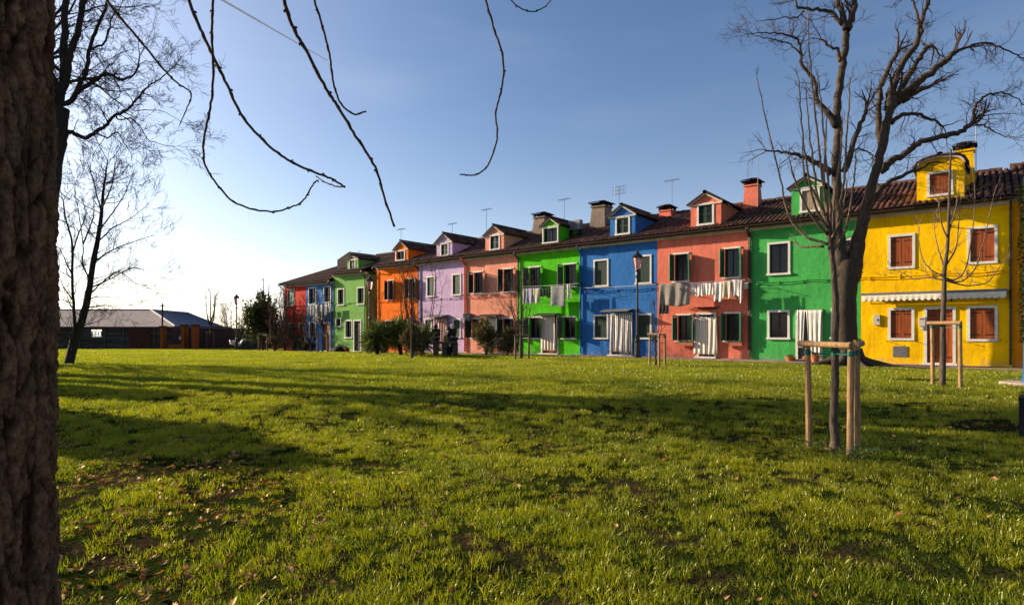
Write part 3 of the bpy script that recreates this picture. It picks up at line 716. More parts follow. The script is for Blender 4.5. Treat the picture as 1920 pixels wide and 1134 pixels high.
a = h.R(1674,1702,649,669); q = MB(); q.box(a[0], a[1], -.02, 0.02, a[2], a[3])
for k in range(6): zz = a[2]+.05+k*(a[3]-a[2]-.1)/5; q.box(a[0]+.03, a[1]-.03, -.03, -.018, zz-.012, zz+.008)
q.obj('vent_plate', GREYM, h.root)
a = h.R(1638,1650,590,609); q = MB(); q.box(a[0], a[1], -.09, 0.02, a[2], a[3]); mb2 = q.obj('meter_box', CREAM, h.root)
q = MB(); q.box(a[1]-.09, a[1]-.04, -.10, -.09, (a[2]+a[3])/2-.04, (a[2]+a[3])/2+.03); q.obj('latch', IRON, mb2)
a = h.R(1723,1735,594,617); q = MB(); q.box(a[0], a[1], -.10, 0.02, a[2]+.12, a[3]); q.box(a[0]+.05, a[1]-.05, -.07, .02, a[2]-.02, a[2]+.11); b2_ = q.obj('letter_box', CREAM, h.root)
q = MB(); q.box(a[0]+.03, a[1]-.03, -.105, -.10, a[3]-.10, a[3]-.07); q.obj('slot', IRON, b2_)
for (px, py) in ((1664,505),(1717,505),(1811,494),(1874,491),(1664,640),(1717,640),(1808,640),(1876,638)):
    s_, z_ = fac(px, py); x = s_-h.s0; z_ -= h.gz
    q = MB(); q.tube([(x, .01, z_), (x, -.16, z_-.0), (x, -.17, z_+.05)], .011, 5); q.obj('shutter_hook', IRON, h.root)
s_, z_ = fac(1788, 420); x = s_-h.s0-.1; z_ -= h.gz
q = MB(); q.tube(smoothline([(x, 0, z_-.1), (x, -.3, z_+.0), (x-.02, -.55, z_+.12)], 3), .022, 6); lf = q.obj('wall_lamp', STEEL, h.root)
q = MB(); q.obox((x+.02, -.72, z_+.17), (.07, 0, 0), (0, .24, -.09), (0, .03, .07)); q.obj('lamp_head', STEEL, lf)
q = MB()
for k in range(9): x = .5+k*.5; q.tube([(x, 0, 3.55), (x, -.10, 3.55), (x, -.11, 3.62)], .008, 4)
q.obj('cable_pins', IRON, h.root)
# ---- ochre neighbour at the right edge
h = House('ochre orange house at the right end of the row, cut by the frame', 1899.6, 2090, OC, D=D0+.03, ze=6.02, zw=5.8)
h.win((1935,1985,440,505), style='closed', sm=GSH); h.win((1935,1985,580,640), style='closed', sm=GSH)
h.finish(cable=False, pipe=None)
# ---- green house
h = House('emerald green house with white window frames, behind the big bare tree', 1406.5, 1613.6, G1); H_G = h
h.win((1439,1482,453.5,516), style='glass', sm=DGSH, closed_leaf=BKSH); h.win((1439,1481,581.5,636.5), style='glass', sm=DGSH)
h.win((1563,1601,447,510), style='glass'); h.win((1558,1600,577,636), style='glass')
h.door((1492,1542.5,580,675), leafm=GRSH)
h.dormer((1484,1541), (1500,1537,353,398), (1516,330), shutter=TAN, eaves_y=351, lv=False)
h.antenna(1421, 290, depth=2.5, kind='t')
h.finish(pipe=.0+.03)
# ---- coral house
h = House('coral pink house with green louvred shutters and two wall laundry lines', 1232.4, 1406.2, CO); H_C = h
wk = dict(frame=False, style='open', sm=GSH, top_only=True, fw=.08)
h.win((1265,1290,473.6,528), **wk); h.win((1359,1386,463,521), **wk); h.win((1271,1297,588,639.5), **wk); h.win((1361,1386,584.7,640), **wk)
h.door((1307,1343,586,672), leafm=GRSH)
h.dormer((1295,1352), (1307,1339,380.6,422.4), (1321.5,362), shutter=DGSH, eaves_y=382, lv=True)
h.chimney(1393, 1430, 335, 381, depth=3.2)
a = h.R(1396,1404.5,530,542); 
h.finish(pipe=h.w-.03)
q = MB(); q.box(a[0], a[1], -.14, 0, a[2], a[3]); q.obj('junction_box', CREAM, h.root)
q = MB(); xs_ = h.R(1290,1345,576,582)
pts = [(xs_[0]+(xs_[1]-xs_[0])*k/20, -.06, xs_[3]-.05+.07*math.sin(k*1.7)) for k in range(21)]
q.tube(smoothline(pts, 2), .009, 4); q.tube([(xs_[0], -.05, xs_[3]-.12), (xs_[1], -.05, xs_[3]-.10)], .01, 4); q.box(xs_[0]+.4, xs_[1]+.1, -.3, 0, xs_[3]-.03, xs_[3]+.0); q.obj('wrought_iron_scroll', IRON, h.root)
# ---- blue house
h = House('strong blue house with dark green shutters and grey tapering chimney', 1088, 1232, BL); H_B = h
wk = dict(style='closed', sm=DGSH, lv=False, sill=True)
h.win((1113,1141.4,486,538), **wk); h.win((1192,1222,478,533), **wk); h.win((1113,1141,589.5,636), **wk); h.win((1194,1222,587.6,636), **wk)
h.door((1144,1186,587,668), leafm=GRSH); h.awning((1136,1188,579,588), proj=.6)
h.dormer((1144,1191), (1154,1181.4,405.7,440.6), (1167,385), shutter=DGSH, eaves_y=405)
h.chimney(1112, 1145, 377, 418, m=GREYP, depth=3.3, capw=1.2)
h.chimney(1237, 1266, 384, 402, m=CO, depth=3.8, capw=1.2)
h.antenna(1161, 349, depth=4.0, kind='grid'); h.antenna(1260, 337, depth=4.0)
h.finish(pipe=.06, pipem=BL)
# ---- lime house
h = House('vivid lime green house with pale open shutters and roof air conditioner', 971.5, 1088, LI); H_L = h
wk = dict(frame=False, style='open', sm=GRSH, top_only=True, fw=.08)
h.win((992,1013,499,541), **wk); h.win((1057,1080,493,538), **wk); h.win((992,1013,593,635), **wk); h.win((1056,1079,592,635), **wk)
h.door((1015,1047,589,663), leafm=RDSH); h.awning((1008,1050,587,592), proj=.5, m=BKSH)
h.dormer((1016.7,1047.5), (1017.5,1047,425.7,456), (1033,408), style='glass', eaves_y=424, fw=.07)
h.chimney(1005, 1031, 398, 435, m=GREYP, depth=3.6, capw=1.15)
h.antenna(1058, 373, depth=3.8)
h.finish(pipe=.05)
# air conditioner standing on the lime roof
s_, z_ = fac(1065, 434, D0+1.1); p = FW(s_, D0+1.1, z_)
ac = thing('air_conditioner', 'grey outdoor air conditioner unit standing on the lime house roof beside its dormer', 'air conditioner', p, ROTF)
w_ = fac(1087, 434, D0+1.1)[0]-s_; hh = .6
q = MB(); q.box(0, w_, 0, .32, .05, hh); q.obj('casing', STEEL, ac)
q = MB(); q.lathe([(.21, 0), (.21, .012)], 18); o = q.obj('fan_grille', GREYM, ac); o.rotation_euler = (math.pi/2, 0, 0); o.location = (w_*.4, -.002, hh*.55)
q = MB()
for x in (.08, w_-.12): q.box(x, x+.05, .02, .30, -.25, .05)
q.obj('feet', IRON, ac)
# ---- salmon house
h = House('salmon pink house with dark green louvred shutters behind the round bushes', 870, 970.3, SAL); H_S = h
wk = dict(frame=False, style='open', sm=DGSH, top_only=True, fw=.08)
h.win((888.5,905,508.4,550), **wk); h.win((944,962,502,547.4), **wk); h.win((885,906,596,634), **wk); h.win((943,962,595,634), **wk)
h.door((910,937,594,658), leafm=RDSH); h.awning((903,941,589,593), proj=.5, m=BKSH)
h.dormer((910,945), (918,937.5,438.7,469.5), (926.5,423), shutter=DGSH, eaves_y=441)
h.antenna(912, 392, depth=3.6)
a = h.R(874,886,588,602)
h.finish(pipe=[.1, .2], pipem=CO)
q = MB(); q.box(a[0], a[1], -.3, -.02, a[2], a[3]); q.obj('air_conditioner_unit', GREYM, h.root)
# ---- lilac house
h = House('pale lilac house with closed green shutters and pink door curtain', 784.5, 869.7, PU); H_P = h
wk = dict(style='closed', sm=DGSH, lv=False)
h.win((800,816,517.7,557), **wk); h.win((847.5,865,513,554.4), **wk); h.win((796,810,597,634), **wk); h.win((849,864.4,597,634), **wk)
h.door((815,838,596,655), leafm=BKSH); h.awning((806,842,590,594), proj=.65)
h.dormer((818.7,848), (826,841.5,455.6,481), (832,438), shutter=DGSH, eaves_y=455)
h.chimney(841, 859, 442, 455, depth=2.6, capw=1.2)
h.antenna(848, 419, depth=3.6)
h.finish(pipe=.04)
# ---- orange house
h = House('orange house with black shutters behind the spiky yuccas', 706.8, 784.2, OR); H_O = h
wk = dict(frame=False, style='open', sm=BKSH, fw=.07)
h.win((728,737,524.4,562.5), **wk); h.win((767,777.5,521,560), **wk); h.win((724,738,600,634), **wk); h.win((765,778,598,634), **wk)
h.dormer((740.5,765.5), (742,760,469.4,489), (752,452.5), style='glass', eaves_y=468)
h.antenna(752, 429, depth=3.4)
h.finish(pipe=.05)
# ---- three projecting far houses
D1 = D0
h = House('sage green house with a small dormer, standing forward of the orange one', 625.3, 686.2, G2, D=D1, ze=5.74, zw=5.52); H_2 = h
wk = dict(style='glass', fw=.08)
h.win((632.8,646,540.5,573), **wk); h.win((669.6,684,538,571.4), **wk); h.win((629.6,640,596,613), **wk); h.win((647,661,599.8,634), **wk)
h.door((663,677.8,599.5,652), leafm=BKSH)
h.dormer((651,672), (654.8,666.7,485.4,507.7), (660.5,479), shutter=GRSH, eaves_y=487)
h.antenna(674, 471, depth=2.8, kind='t')
h.finish(pipe=h.w-.05)
hr = House('narrow dark green house front set back between the sage green and orange houses', 686.5, 706.5, plaster('moss_plaster', (70, 92, 50)), D=D0+1.3)
hr.finish(cable=False)
h = House('sky blue narrow house hung with white washing at first floor', 574, 625, B2, D=D1, ze=5.24, zw=5.02); H_3 = h
h.win((578.5,593.3,539,570.6), **wk); h.win((607,621,536.5,568), **wk); h.win((580,592.6,603,632), **wk)
h.door((605.5,620,604,652), leafm=RDSH)
h.finish(pipe=h.w-.1)
q = MB(); zr = h.ze+(RIDGE_D+EAVE_OUT)*SLOPE
q.add([(h.w-3.0,2.4,h.ze+.6),(h.w+.4,2.4,h.ze+.6),(h.w+.4,2.4,zr+.2),(h.w-1.3,2.4,zr+.75),(h.w-3.0,2.4,zr+.2),(h.w-3.0,6,zr+.2),(h.w-1.3,6,zr+.75),(h.w+.4,6,zr+.2)],
      [(0,1,2,3,4),(4,3,6,5),(3,2,7,6)]); q.obj('rear_gable', DECK, h.root)
h = House('dark red end house with hipped roof and a single upper window', 533, 574, RE, D=D1, ze=5.24, zw=5.02); H_R = h
h.win((539.5,552.6,541.7,573.6), style='closed', sm=GSH, lv=False, fw=.08); h.win((538.5,553,605,632), style='closed', sm=GSH, fw=.08)
h.door((560.5,573,605,652), leafm=RDSH)
h.finish(pipe=.04, side_hip=True)

# ------------------------------------------------------------------ door curtains and washing
CUR1 = striped('cream_striped_cloth', (.72,.64,.52), (.36,.30,.24), n_=70, off=.6)
CUR2 = striped('blue_white_striped_cloth', (.74,.68,.60), (.22,.19,.19), n_=55, off=.1)
CURW = mat('white_curtain_cloth', (.70,.66,.58), rough=.95, c2=(.55,.5,.44), scale=3)
CURP = mat('pink_curtain_cloth', (.62,.40,.34), rough=.95, c2=(.50,.30,.26), scale=3)
SHEET = mat('taupe_sheet_cloth', (.24,.205,.175), rough=.95, c2=(.20,.17,.145), scale=4)
TOWG = mat('grey_towel_cloth', (.27,.255,.25), rough=.95, c2=(.2,.19,.19)); WH = mat('white_laundry_cloth', (.62,.58,.54), rough=.95, c2=(.48,.45,.42))
LILC = mat('lilac_laundry_cloth', (.35,.32,.46), rough=.95); DKC = mat('black_laundry_cloth', (.03,.03,.035), rough=.95); BEI = mat('beige_laundry_cloth', (.52,.45,.34), rough=.95)
def rod(h, px, py, off, parent_name='curtain_rod'):
    r = h.R(px[0], px[1], py, py, off=-off); q = MB(); q.tube([(r[0]-.05, -off, r[3]), (r[1]+.05, -off, r[3])], .012, 6)
    for x in (r[0]-.03, r[1]+.03): q.tube([(x, 0, r[3]), (x, -off, r[3])], .009, 5)
    q.obj('curtain_rod', IRON, h.root)
rod(H_G, (1494,1541), 580.5, .12); cloth('door_curtain', 'cream curtain drawn across the emerald green house doorway', 'curtain', D0-.14, (1494,1510), (581,652), CURW, folds=2, depth=.02, taper=.5)
cloth('door_curtain', 'narrow cream curtain half at the right of the emerald house doorway', 'curtain', D0-.13, (1511,1541.5), (581,668), CURW, folds=3, depth=.02, taper=.35)
rod(H_C, (1301,1345), 594, .12); cloth('door_curtain', 'long striped cream curtain over the coral house door', 'curtain', D0-.14, (1301,1345), (594,664), CUR1, folds=5, depth=.024)
rod(H_B, (1144,1186), 589, .14); cloth('door_curtain', 'boldly striped white and brown curtain over the blue house door', 'curtain', D0-.2, (1144,1185), (589,660), CUR2, folds=4, depth=.04, bottom=.01)
rod(H_L, (1014,1043), 591, .12); cloth('door_curtain', 'striped grey and cream curtain at the lime house door', 'curtain', D0-.14, (1013.5,1041), (591,657), CUR1, folds=5, depth=.026)
rod(H_P, (815,839), 596, .12); cloth('door_curtain', 'gathered pink curtain over the lilac house doorway', 'curtain', D0-.14, (814,839), (597,652), CURP, folds=5, depth=.06, taper=.25)
rod(H_S, (916,932), 596, .12); cloth('door_curtain', 'tan curtain in the salmon house doorway behind a bush', 'curtain', D0-.14, (914,934), (597,650), CUR1, folds=4, depth=.03)
def line(h, px0, px1, py, out, label):
    s0, z = fac(px0, py, D0-out); s1, _ = fac(px1, py, D0-out) ; z = fac((px0+px1)/2, py, D0-out)[1]; p = FW(s0, D0, 0)
    D = h.D; p = FW(s0, D, z)
    t = thing('clothesline', label, 'clothesline', p, ROTF, group='wall-mounted clotheslines'); w = s1-s0
    for x in (0, w):
        q = MB(); q.tube([(x, .02, -.02), (x, -out-.05, .02)], .014, 5); q.tube([(x, .0, -.3), (x, -out*.6, .0)], .010, 5); q.obj('bracket', IRON, t)
    for k, o_ in enumerate((out, out*.72, out*.44)):
        q = MB(); q.tube([(w*i/8, -o_, -.025*math.sin(math.pi*i/8)) for i in range(9)], .005, 4); q.obj('cord', WHITE, t)
    return t
D_ = D0-.7
line(H_C, 1233, 1395, 528, .7, 'clothesline of the coral house carrying a taupe sheet and white washing')
cloth('bed_sheet', 'large taupe sheet drying at the left of the coral house', 'sheet', D_, (1236,1293), (531,573), SHEET, folds=3, depth=.04, bottom=.04)
for i, (a, b_, c, d, mm, lb) in enumerate(((1293.5,1305,532,554,WH,'white undershirt next to the taupe sheet on the coral house line'), (1306,1317,532,555,WH,'second white undershirt from the taupe sheet'), (1317.5,1328,531,553,WH,'third white undershirt from the taupe sheet'),
        (1328.5,1338,531,552,WH,'white undershirt just left of the four long towels'), (1339,1354,529,564,WH,'long white towel, leftmost of four on the coral line'), (1355,1371,527,558,BEI,'beige striped towel on the coral house line'),
        (1372,1386,524,555,WH,'white towel right of the beige towel'), (1386.5,1392,526,566,WH,'narrow long white cloth at the right end of the coral line'))):
    cloth('laundry_cloth', lb, 'laundry', D_+(.0 if i % 2 else .02), (a, b_), (c, d), mm, group='washing on the coral house line', folds=1.4, depth=.022, bottom=.08, taper=.05)
cloth('laundry_cloth', 'small black cloth hanging below the taupe sheet', 'laundry', D0-.45, (1236,1254), (571,588), DKC, folds=3, depth=.02)
line(H_L, 974, 1083, 534, .7, 'clothesline of the lime house with small dark washing and a grey towel')
for i, (a, b_, c, d, mm, lb) in enumerate(((977,985,541,569,TOWG,'grey cloth at the left end of the lime house line'), (986,999,541,569,LILC,'lilac shirt on the lime house line'), (1000,1012,541,568,BEI,'cream patterned shirt on the lime house line'), (1013,1019,541,556,DKC,'black sock next to the cream shirt'), (1020,1025,541,555,DKC,'black sock in the middle of the lime house line'),
        (1026,1031,541,559,DKC,'black sock beside the large grey towel'), (1033,1060,536,574,TOWG,'large grey towel on the lime house line'), (1062,1066,534,562,WH,'narrow white cloth right of the large grey towel'), (1067,1071,533,556,BEI,'narrow beige cloth near the right bracket of the lime house'))):
    cloth('laundry_cloth', lb, 'laundry', D_+(.0 if i % 2 else .02), (a, b_), (c, d), mm, group='washing on the lime house line', folds=1.4, depth=.022, bottom=.07, taper=.04)
# lines of blue, salmon, lilac without washing
for hh_, a, b_, c, lb in ((H_B, 1092, 1228, 536, 'empty clothesline across the front of the blue house'), (H_S, 874, 966, 549, 'empty clothesline across the salmon house')):
    line(hh_, a, b_, c, .6, lb)
s0 = D1-.5
for i, (a, b_, c, d, lb) in enumerate(((577,586,571,592,'white shirt at the left of the sky blue house line'), (586.5,597,571,602,'long white sheet on the sky blue house line'), (598,607,572,606,'white cloth, lowest hanging on the sky blue house line'), (608,614,570,590,'white cloth right of the lowest hanging one'), (615,621,569,585,'small white cloth at the right of the sky blue house line'))):
    cloth('laundry_cloth', lb, 'laundry', s0, (a, b_), (c, d), WH, group='washing on the sky blue house line', folds=2, depth=.04, bottom=.05)

# ------------------------------------------------------------------ flower pots and window boxes
def pot(pos, r, hgt, label, name='flower_pot', bowl=False, leaves=26, ll=.22):
    t = thing(name, label, 'flower pot', pos)
    q = MB(); q.lathe([(r*.68, 0), (r*.95, hgt*.82), (r*1.06, hgt*.82), (r*1.06, hgt), (r*.92, hgt), (r*.88, hgt*.85)], 16); q.obj('pot', TERRA, t)
    q = MB()
    for _ in range(leaves):
        a_ = rng.uniform(0, 6.28); e_ = rng.uniform(.4, 1.3); L = ll*rng.uniform(.6, 1.1); c = Vector((rng.uniform(-.4,.4)*r, rng.uniform(-.4,.4)*r, hgt*.9)); dr = Vector((math.cos(a_)*math.cos(e_), math.sin(a_)*math.cos(e_), math.sin(e_))); sd_ = dr.cross(Vector((0,0,1))).normalized()*.018
        q.add([c-sd_, c+sd_, c+dr*L*.6+sd_*1.1, c+dr*L-Vector((0,0,L*.15)), c+dr*L*.6-sd_*1.1], [(0,1,2,3,4)], rng.random())
    q.obj('leaves', PLANT, t); return t
def gp(px, D):
    s_ = fac(px, D=D)[0]; p = FW(s_, D); return Vector((p.x, p.y, ground(p.x, p.y)+.035))
pot(gp(1482, D0-.45), .22, .17, 'low terracotta bowl of spiky green leaves left of the emerald house door')
pot(gp(1528, D0-.55), .17, .27, 'taller terracotta pot with upright green plant before the emerald door curtain')
pot(gp(1510, D0-.35), .11, .2, 'small pale pot between the two larger pots at the emerald house', leaves=8)
for px in (1284, 1374):
    s_, z_ = fac(px, 642, D0-.18); p = FW(s_, D0-.18, z_-.06)
    t = thing('window_box', 'terracotta window box under the coral house lower %s window' % ('left' if px < 1300 else 'right'), 'window box', p, ROTF, group='window boxes of the coral house')
    q = MB(); q.box(-.42, .42, -.08, .08, -.09, .07); q.obj('trough', TERRA, t)
    q = MB()
    for _ in range(50):
        c = Vector((rng.uniform(-.4,.4), rng.uniform(-.06,.06), .07)); dr = Vector((rng.uniform(-.5,.5), rng.uniform(-.6,.3), rng.uniform(.1,.8))).normalized()*rng.uniform(.06,.16); sd_ = Vector((rng.uniform(-1,1), rng.uniform(-1,1), 0)).normalized()*.014
        q.add([c-sd_, c+sd_, c+dr+sd_*.6, c+dr*1.2], [(0,1,2,3)], rng.random())
    q.obj('leaves', PLANT, t)

# ------------------------------------------------------------------ trees
def grow(mb, p, d, L, r, lev, up=.12, kids=(3, 5), spread=.6, minr=.0022, wig=.18, seg=4, droop=0.):
    n_ = 5 if lev > 1 else 4; pts = [p]; rad = [r]; d = d.normalized()
    for i in range(n_):
        d = (d+Vector((rng.gauss(0, wig), rng.gauss(0, wig), rng.gauss(0, wig)+up-droop*i*.3))).normalized()
        pts.append(pts[-1]+d*(L/n_)); rad.append(max(minr, r*(1-.62*(i+1)/n_)))
    mb.tube(pts, rad, seg if r > .008 else 3, cap=False)
    if lev <= 0: return
    for k in range(rng.randint(*kids)):
        t = rng.uniform(.25, 1.); i = min(n_-1, int(t*n_)); f = t*n_-i; q = pts[i].lerp(pts[i+1], f); dd = (pts[i+1]-pts[i]).normalized()
        v = Vector((rng.gauss(0,1), rng.gauss(0,1), rng.gauss(0,1))); v = (v-dd*v.dot(dd)).normalized()
        nd = (dd+v*spread*rng.uniform(.6, 1.4)).normalized()
        grow(mb, q, nd, L*rng.uniform(.45, .75), max(minr, rad[i]*rng.uniform(.45, .65)), lev-1, up, kids, spread, minr, wig, seg, droop)
def limb_path(pl, Z0, dz, tf, base_z=None):
    n_ = len(pl); out = []
    for i, (x, y) in enumerate(pl):
        X, Yp = tf(x, y); out.append(P(X, Yp, Z0+dz*i/(n_-1)))
    return out
def add_limb(parent, name, pl, w0, w1, Z0, dz, tf, m, twigmb=None, rate=3., tl=.8, lev=2, wsc=1., seg=9, gk={}, wob=.01, jit=.06, flare=0.):
    pts = smoothline(limb_path(pl, Z0, dz, tf), 5, wob); n_ = len(pts)
    rad = [(w0+(w1-w0)*(i/(n_-1)))/2*wsc/FPX*Z0*(1+flare*math.exp(-(i/6.5)**1.5)) for i in range(n_)]
    q = MB(); q.tube(pts, rad, seg, jit=jit); q.obj(name, m, parent, smooth=True)
    if twigmb is not None:
        L = sum((pts[i+1]-pts[i]).length for i in range(n_-1)); k = int(L*rate)
        for _ in range(k):
            i = rng.randint(int(n_*.15), n_-2); t = (pts[i+1]-pts[i]).normalized(); v = Vector((rng.gauss(0,1), rng.gauss(0,1), rng.gauss(0,1))); v = (v-t*v.dot(t)).normalized()
            grow(twigmb, pts[i], (t*.5+v), tl*rng.uniform(.5, 1.3), min(rad[i]*.5, .014*Z0/20+.004), lev, **gk)
        t = (pts[-1]-pts[-3]).normalized()
        for _ in range(3): grow(twigmb, pts[-1], t+Vector((rng.gauss(0,.4), rng.gauss(0,.4), rng.gauss(0,.4))), tl*1.3, rad[-1]*.7, lev, **gk)
    return pts
ident = lambda x, y: (x, y)
z4 = lambda x, y: (1400+x/2.3615, y/2.3615)
# -- big bare tree on the right, in front of the emerald house
Zt = 22.2; bp_ = P(1587, 684, Zt); bp_.z = ground(bp_.x, bp_.y)
T = thing('bare_tree', 'large pollarded bare tree with forked trunk before the emerald house', 'tree')
trunk = MB(); tp = smoothline([P(1590, 688, Zt), P(1588, 672, Zt), P(1584, 640, Zt), P(1583, 560, Zt), P(1586, 515, Zt), P(1588, 494, Zt), P(1589, 482, Zt)], 6)
wd = np.interp(np.linspace(0, 1, len(tp)), [0, .12, .3, .5, .7, .86, 1], [80, 54, 42, 40, 46, 44, 10])
trunk.tube(tp, [w_/2/FPX*Zt for w_ in wd], 24, jit=.035); tr_o = trunk.obj('trunk', BARKP, T, smooth=True)
q = MB()
for a_, L in ((-.3, 1.1), (.5, .6), (2.9, .8), (-1.6, .7), (-.9, .6), (-2.4, .7), (3.9, .5)):
    c = Vector((tp[0].x, tp[0].y, 0)); d = Vector((math.cos(a_), math.sin(a_), 0))
    q.tube(smoothline([c+Vector((0,0,.55))+d*.28, c+Vector((0,0,.22))+d*.5, c+Vector((0,0,.05))+d*(.6+L*.5), c+Vector((0,0,-.05))+d*(.7+L)], 4), [.22-.19*i/12 for i in range(13)], 9, jit=.05)
q.obj('root_flare', BARKP, T, smooth=True)
tw = MB(); gk = dict(up=.06, spread=.8, wig=.22, kids=(2, 4), minr=.0036)
L_ = [([(424,1230),(412,1120),(400,1000),(403,860),(400,700),(405,600),(402,480),(415,360),(432,240),(440,160),(442,120)], 48, 31, .3, 1.2, 1),
 ([(438,130),(415,60),(398,-30)], 24, 18, .1, 2, 1), ([(446,130),(468,60),(492,-30)], 30, 22, -.2, 2, 1),
 ([(448,1235),(482,1120),(518,960),(556,820),(585,720),(610,570),(640,480),(665,430)], 54, 33, -.4, 1., 1),
 ([(600,640),(585,560),(590,450),(600,370),(640,280),(667,235)], 28, 20, .5, 4, 1),
 ([(630,490),(645,390),(690,280),(760,180),(775,90),(795,30),(818,-20)], 36, 16, .2, 4, 1),
 ([(765,150),(760,80),(735,10),(725,-20)], 12, 8, .1, 3, 1),
 ([(650,470),(710,350),(758,270),(798,215),(824,205)], 28, 16, .9, 3, 1),
 ([(660,450),(700,410),(780,350),(860,285),(922,235)], 42, 26, -.8, 5, 1),
 ([(922,235),(1000,200),(1100,202),(1200,245),(1260,275)], 11, 4, -.4, 8, 0),
 ([(690,445),(760,405),(815,380)], 26, 16, .5, 5, 1),
 ([(590,760),(640,715),(700,680),(760,635),(860,605),(950,582),(1000,545)], 32, 22, -1., 4, 1),
 ([(1000,545),(1010,480),(1060,425),(1140,415),(1240,470)], 14, 4, -.4, 7, 0), ([(1000,550),(1030,520),(1090,508),(1180,502)], 9, 3, .4, 6, 0),
 ([(1005,545),(1060,560),(1130,600),(1190,610)], 7, 3, -.3, 6, 0),
 ([(640,545),(690,512),(760,508),(820,528),(868,560)], 20, 10, .6, 5, 1),
 ([(560,880),(620,815),(680,785),(760,750),(820,720),(880,720)], 26, 5, -.6, 5, 1),
 ([(398,560),(345,485),(312,440),(300,360),(248,290),(235,200),(200,160),(120,150),(30,150)], 26, 4, .5, 5, 0),
 ([(240,240),(180,190),(90,170),(40,160)], 7, 3, .3, 6, 0),
 ([(378,770),(300,715),(240,692),(170,675),(90,668)], 26, 8, .4, 5, 1),
 ([(425,110),(370,52),(300,42),(228,32),(212,2)], 18, 9, .3, 3, 1), ([(255,48),(220,75),(150,80),(50,95)], 7, 3, .3, 6, 0),
 ([(410,270),(405,225),(370,205),(330,178)], 16, 10, .3, 2, 1),
 ([(430,760),(470,640),(500,560),(527,485)], 24, 18, -.3, 3, 1),
 ([(530,490),(590,460),(660,450)], 5, 3, .4, 8, 0), ([(430,730),(480,660),(540,680),(560,700)], 8, 6, .4, 3, 0)]
for (pl, a, b_, dz, rate, thick) in L_:
    add_limb(T, 'limb', pl, a*.9/2.3615, b_*.86/2.3615, Zt+rng.uniform(-.05,.05), dz, z4, BARKP if thick else BARKD, tw, rate=rate*.95, tl=.72, lev=2, gk=gk, wob=.04, jit=.10, flare=.85 if pl[0][1] > 1200 else .25)
tw.obj('twigs', TWIG, T, kind='stuff')
# -- big dark tree at the left, its trunk behind the foreground trunk
zA = lambda x, y: (x/2.835, y/2.835)
T = thing('bare_tree', 'tall dark spreading bare tree half hidden behind the foreground trunk', 'tree')
Zl = 17.3; tw = MB(); gk = dict(up=.04, spread=.75, wig=.2, kids=(2, 4), minr=.0036)
q = MB(); tp = smoothline([P(52, 712, Zl), P(56, 690, Zl), P(62, 560, Zl), P(72, 420, Zl), P(88, 300, Zl), P(104, 200, Zl)], 5)
q.tube(tp, [np.interp(i/(len(tp)-1), [0,.1,1], [.62,.48,.36]) for i in range(len(tp))], 18, jit=.05); q.obj('trunk', BARKD, T, smooth=True)
L_ = [([(270,900),(300,868),(343,782),(350,712),(385,703),(450,735),(510,700),(570,660),(610,612),(665,592),(720,540),(780,470),(850,420),(930,350)], 30, 5, .8, 9),
 ([(240,640),(310,565),(370,545),(410,490),(450,465),(520,420),(570,390),(650,425),(720,385),(742,300)], 32, 6, -.6, 9),
 ([(385,535),(430,440),(460,380),(470,290),(490,220),(540,100),(575,0),(590,-60)], 24, 12, .6, 5),
 ([(290,600),(345,450),(370,300),(410,180),(440,20),(460,-80)], 34, 26, -.6, 3),
 ([(280,620),(335,450),(338,300),(345,100),(360,-60)], 40, 30, .2, 3),
 ([(480,265),(550,230),(580,150),(600,80),(640,40)], 12, 5, .5, 8),
 ([(615,612),(640,640),(700,630),(760,700),(800,750),(920,780)], 8, 3, .5, 8), ([(510,705),(570,730),(620,700),(660,760),(700,830)], 9, 3, -.4, 9),
 ([(600,400),(640,500),(560,560)], 6, 3, .3, 8), ([(700,585),(850,588),(950,640)], 5, 2, .3, 6),
 ([(720,385),(760,330),(850,340),(960,360)], 5, 2, -.4, 8), ([(340,545),(420,500),(500,470),(560,440)], 6, 3, .8, 9),
 ([(360,150),(420,120),(520,110),(600,100)], 8, 3, -.8, 9), ([(440,60),(560,30),(680,40),(780,20)], 8, 3, .8, 9), ([(300,720),(270,800),(310,960),(400,980)], 8, 3, .5, 5)]
for (pl, a, b_, dz, rate) in L_:
    add_limb(T, 'limb', pl, a/2.835, b_/2.835, Zl, dz, zA, BARKD, tw, rate=rate*.62, tl=.62, lev=3, gk=gk, wob=.02)
tw.obj('twigs', BARKD, T, kind='stuff')
for k in range(17):                                  # the half of the crown beyond the frame
    a_ = math.pi*(.55+.9*k/16)+rng.uniform(-.15,.15); b0 = Vector(tp[rng.randint(14, len(tp)-1)]); L = rng.uniform(4.5, 7.5); d = Vector((math.cos(a_), .5*math.sin(a_), rng.uniform(.7, 1.5))).normalized(); pts = [b0]; 
    for j in range(6): d = (d+Vector((rng.gauss(0,.14), rng.gauss(0,.14), rng.gauss(.02,.12)))).normalized(); pts.append(pts[-1]+d*L/6)
    m_ = MB(); m_.tube(smoothline(pts, 2), [.17-.14*j/12 for j in range(13)], 8, jit=.05); m_.obj('limb', BARKD, T, smooth=True)
    m_ = MB()
    for j in range(5): grow(m_, pts[rng.randint(2, 6)], d+Vector((rng.gauss(0,.7), rng.gauss(0,.7), .3)), 2.2, .065, 2, up=.05, spread=.7, kids=(3,4), minr=.007)
    m_.obj('branches', BARKD, T, kind='stuff')
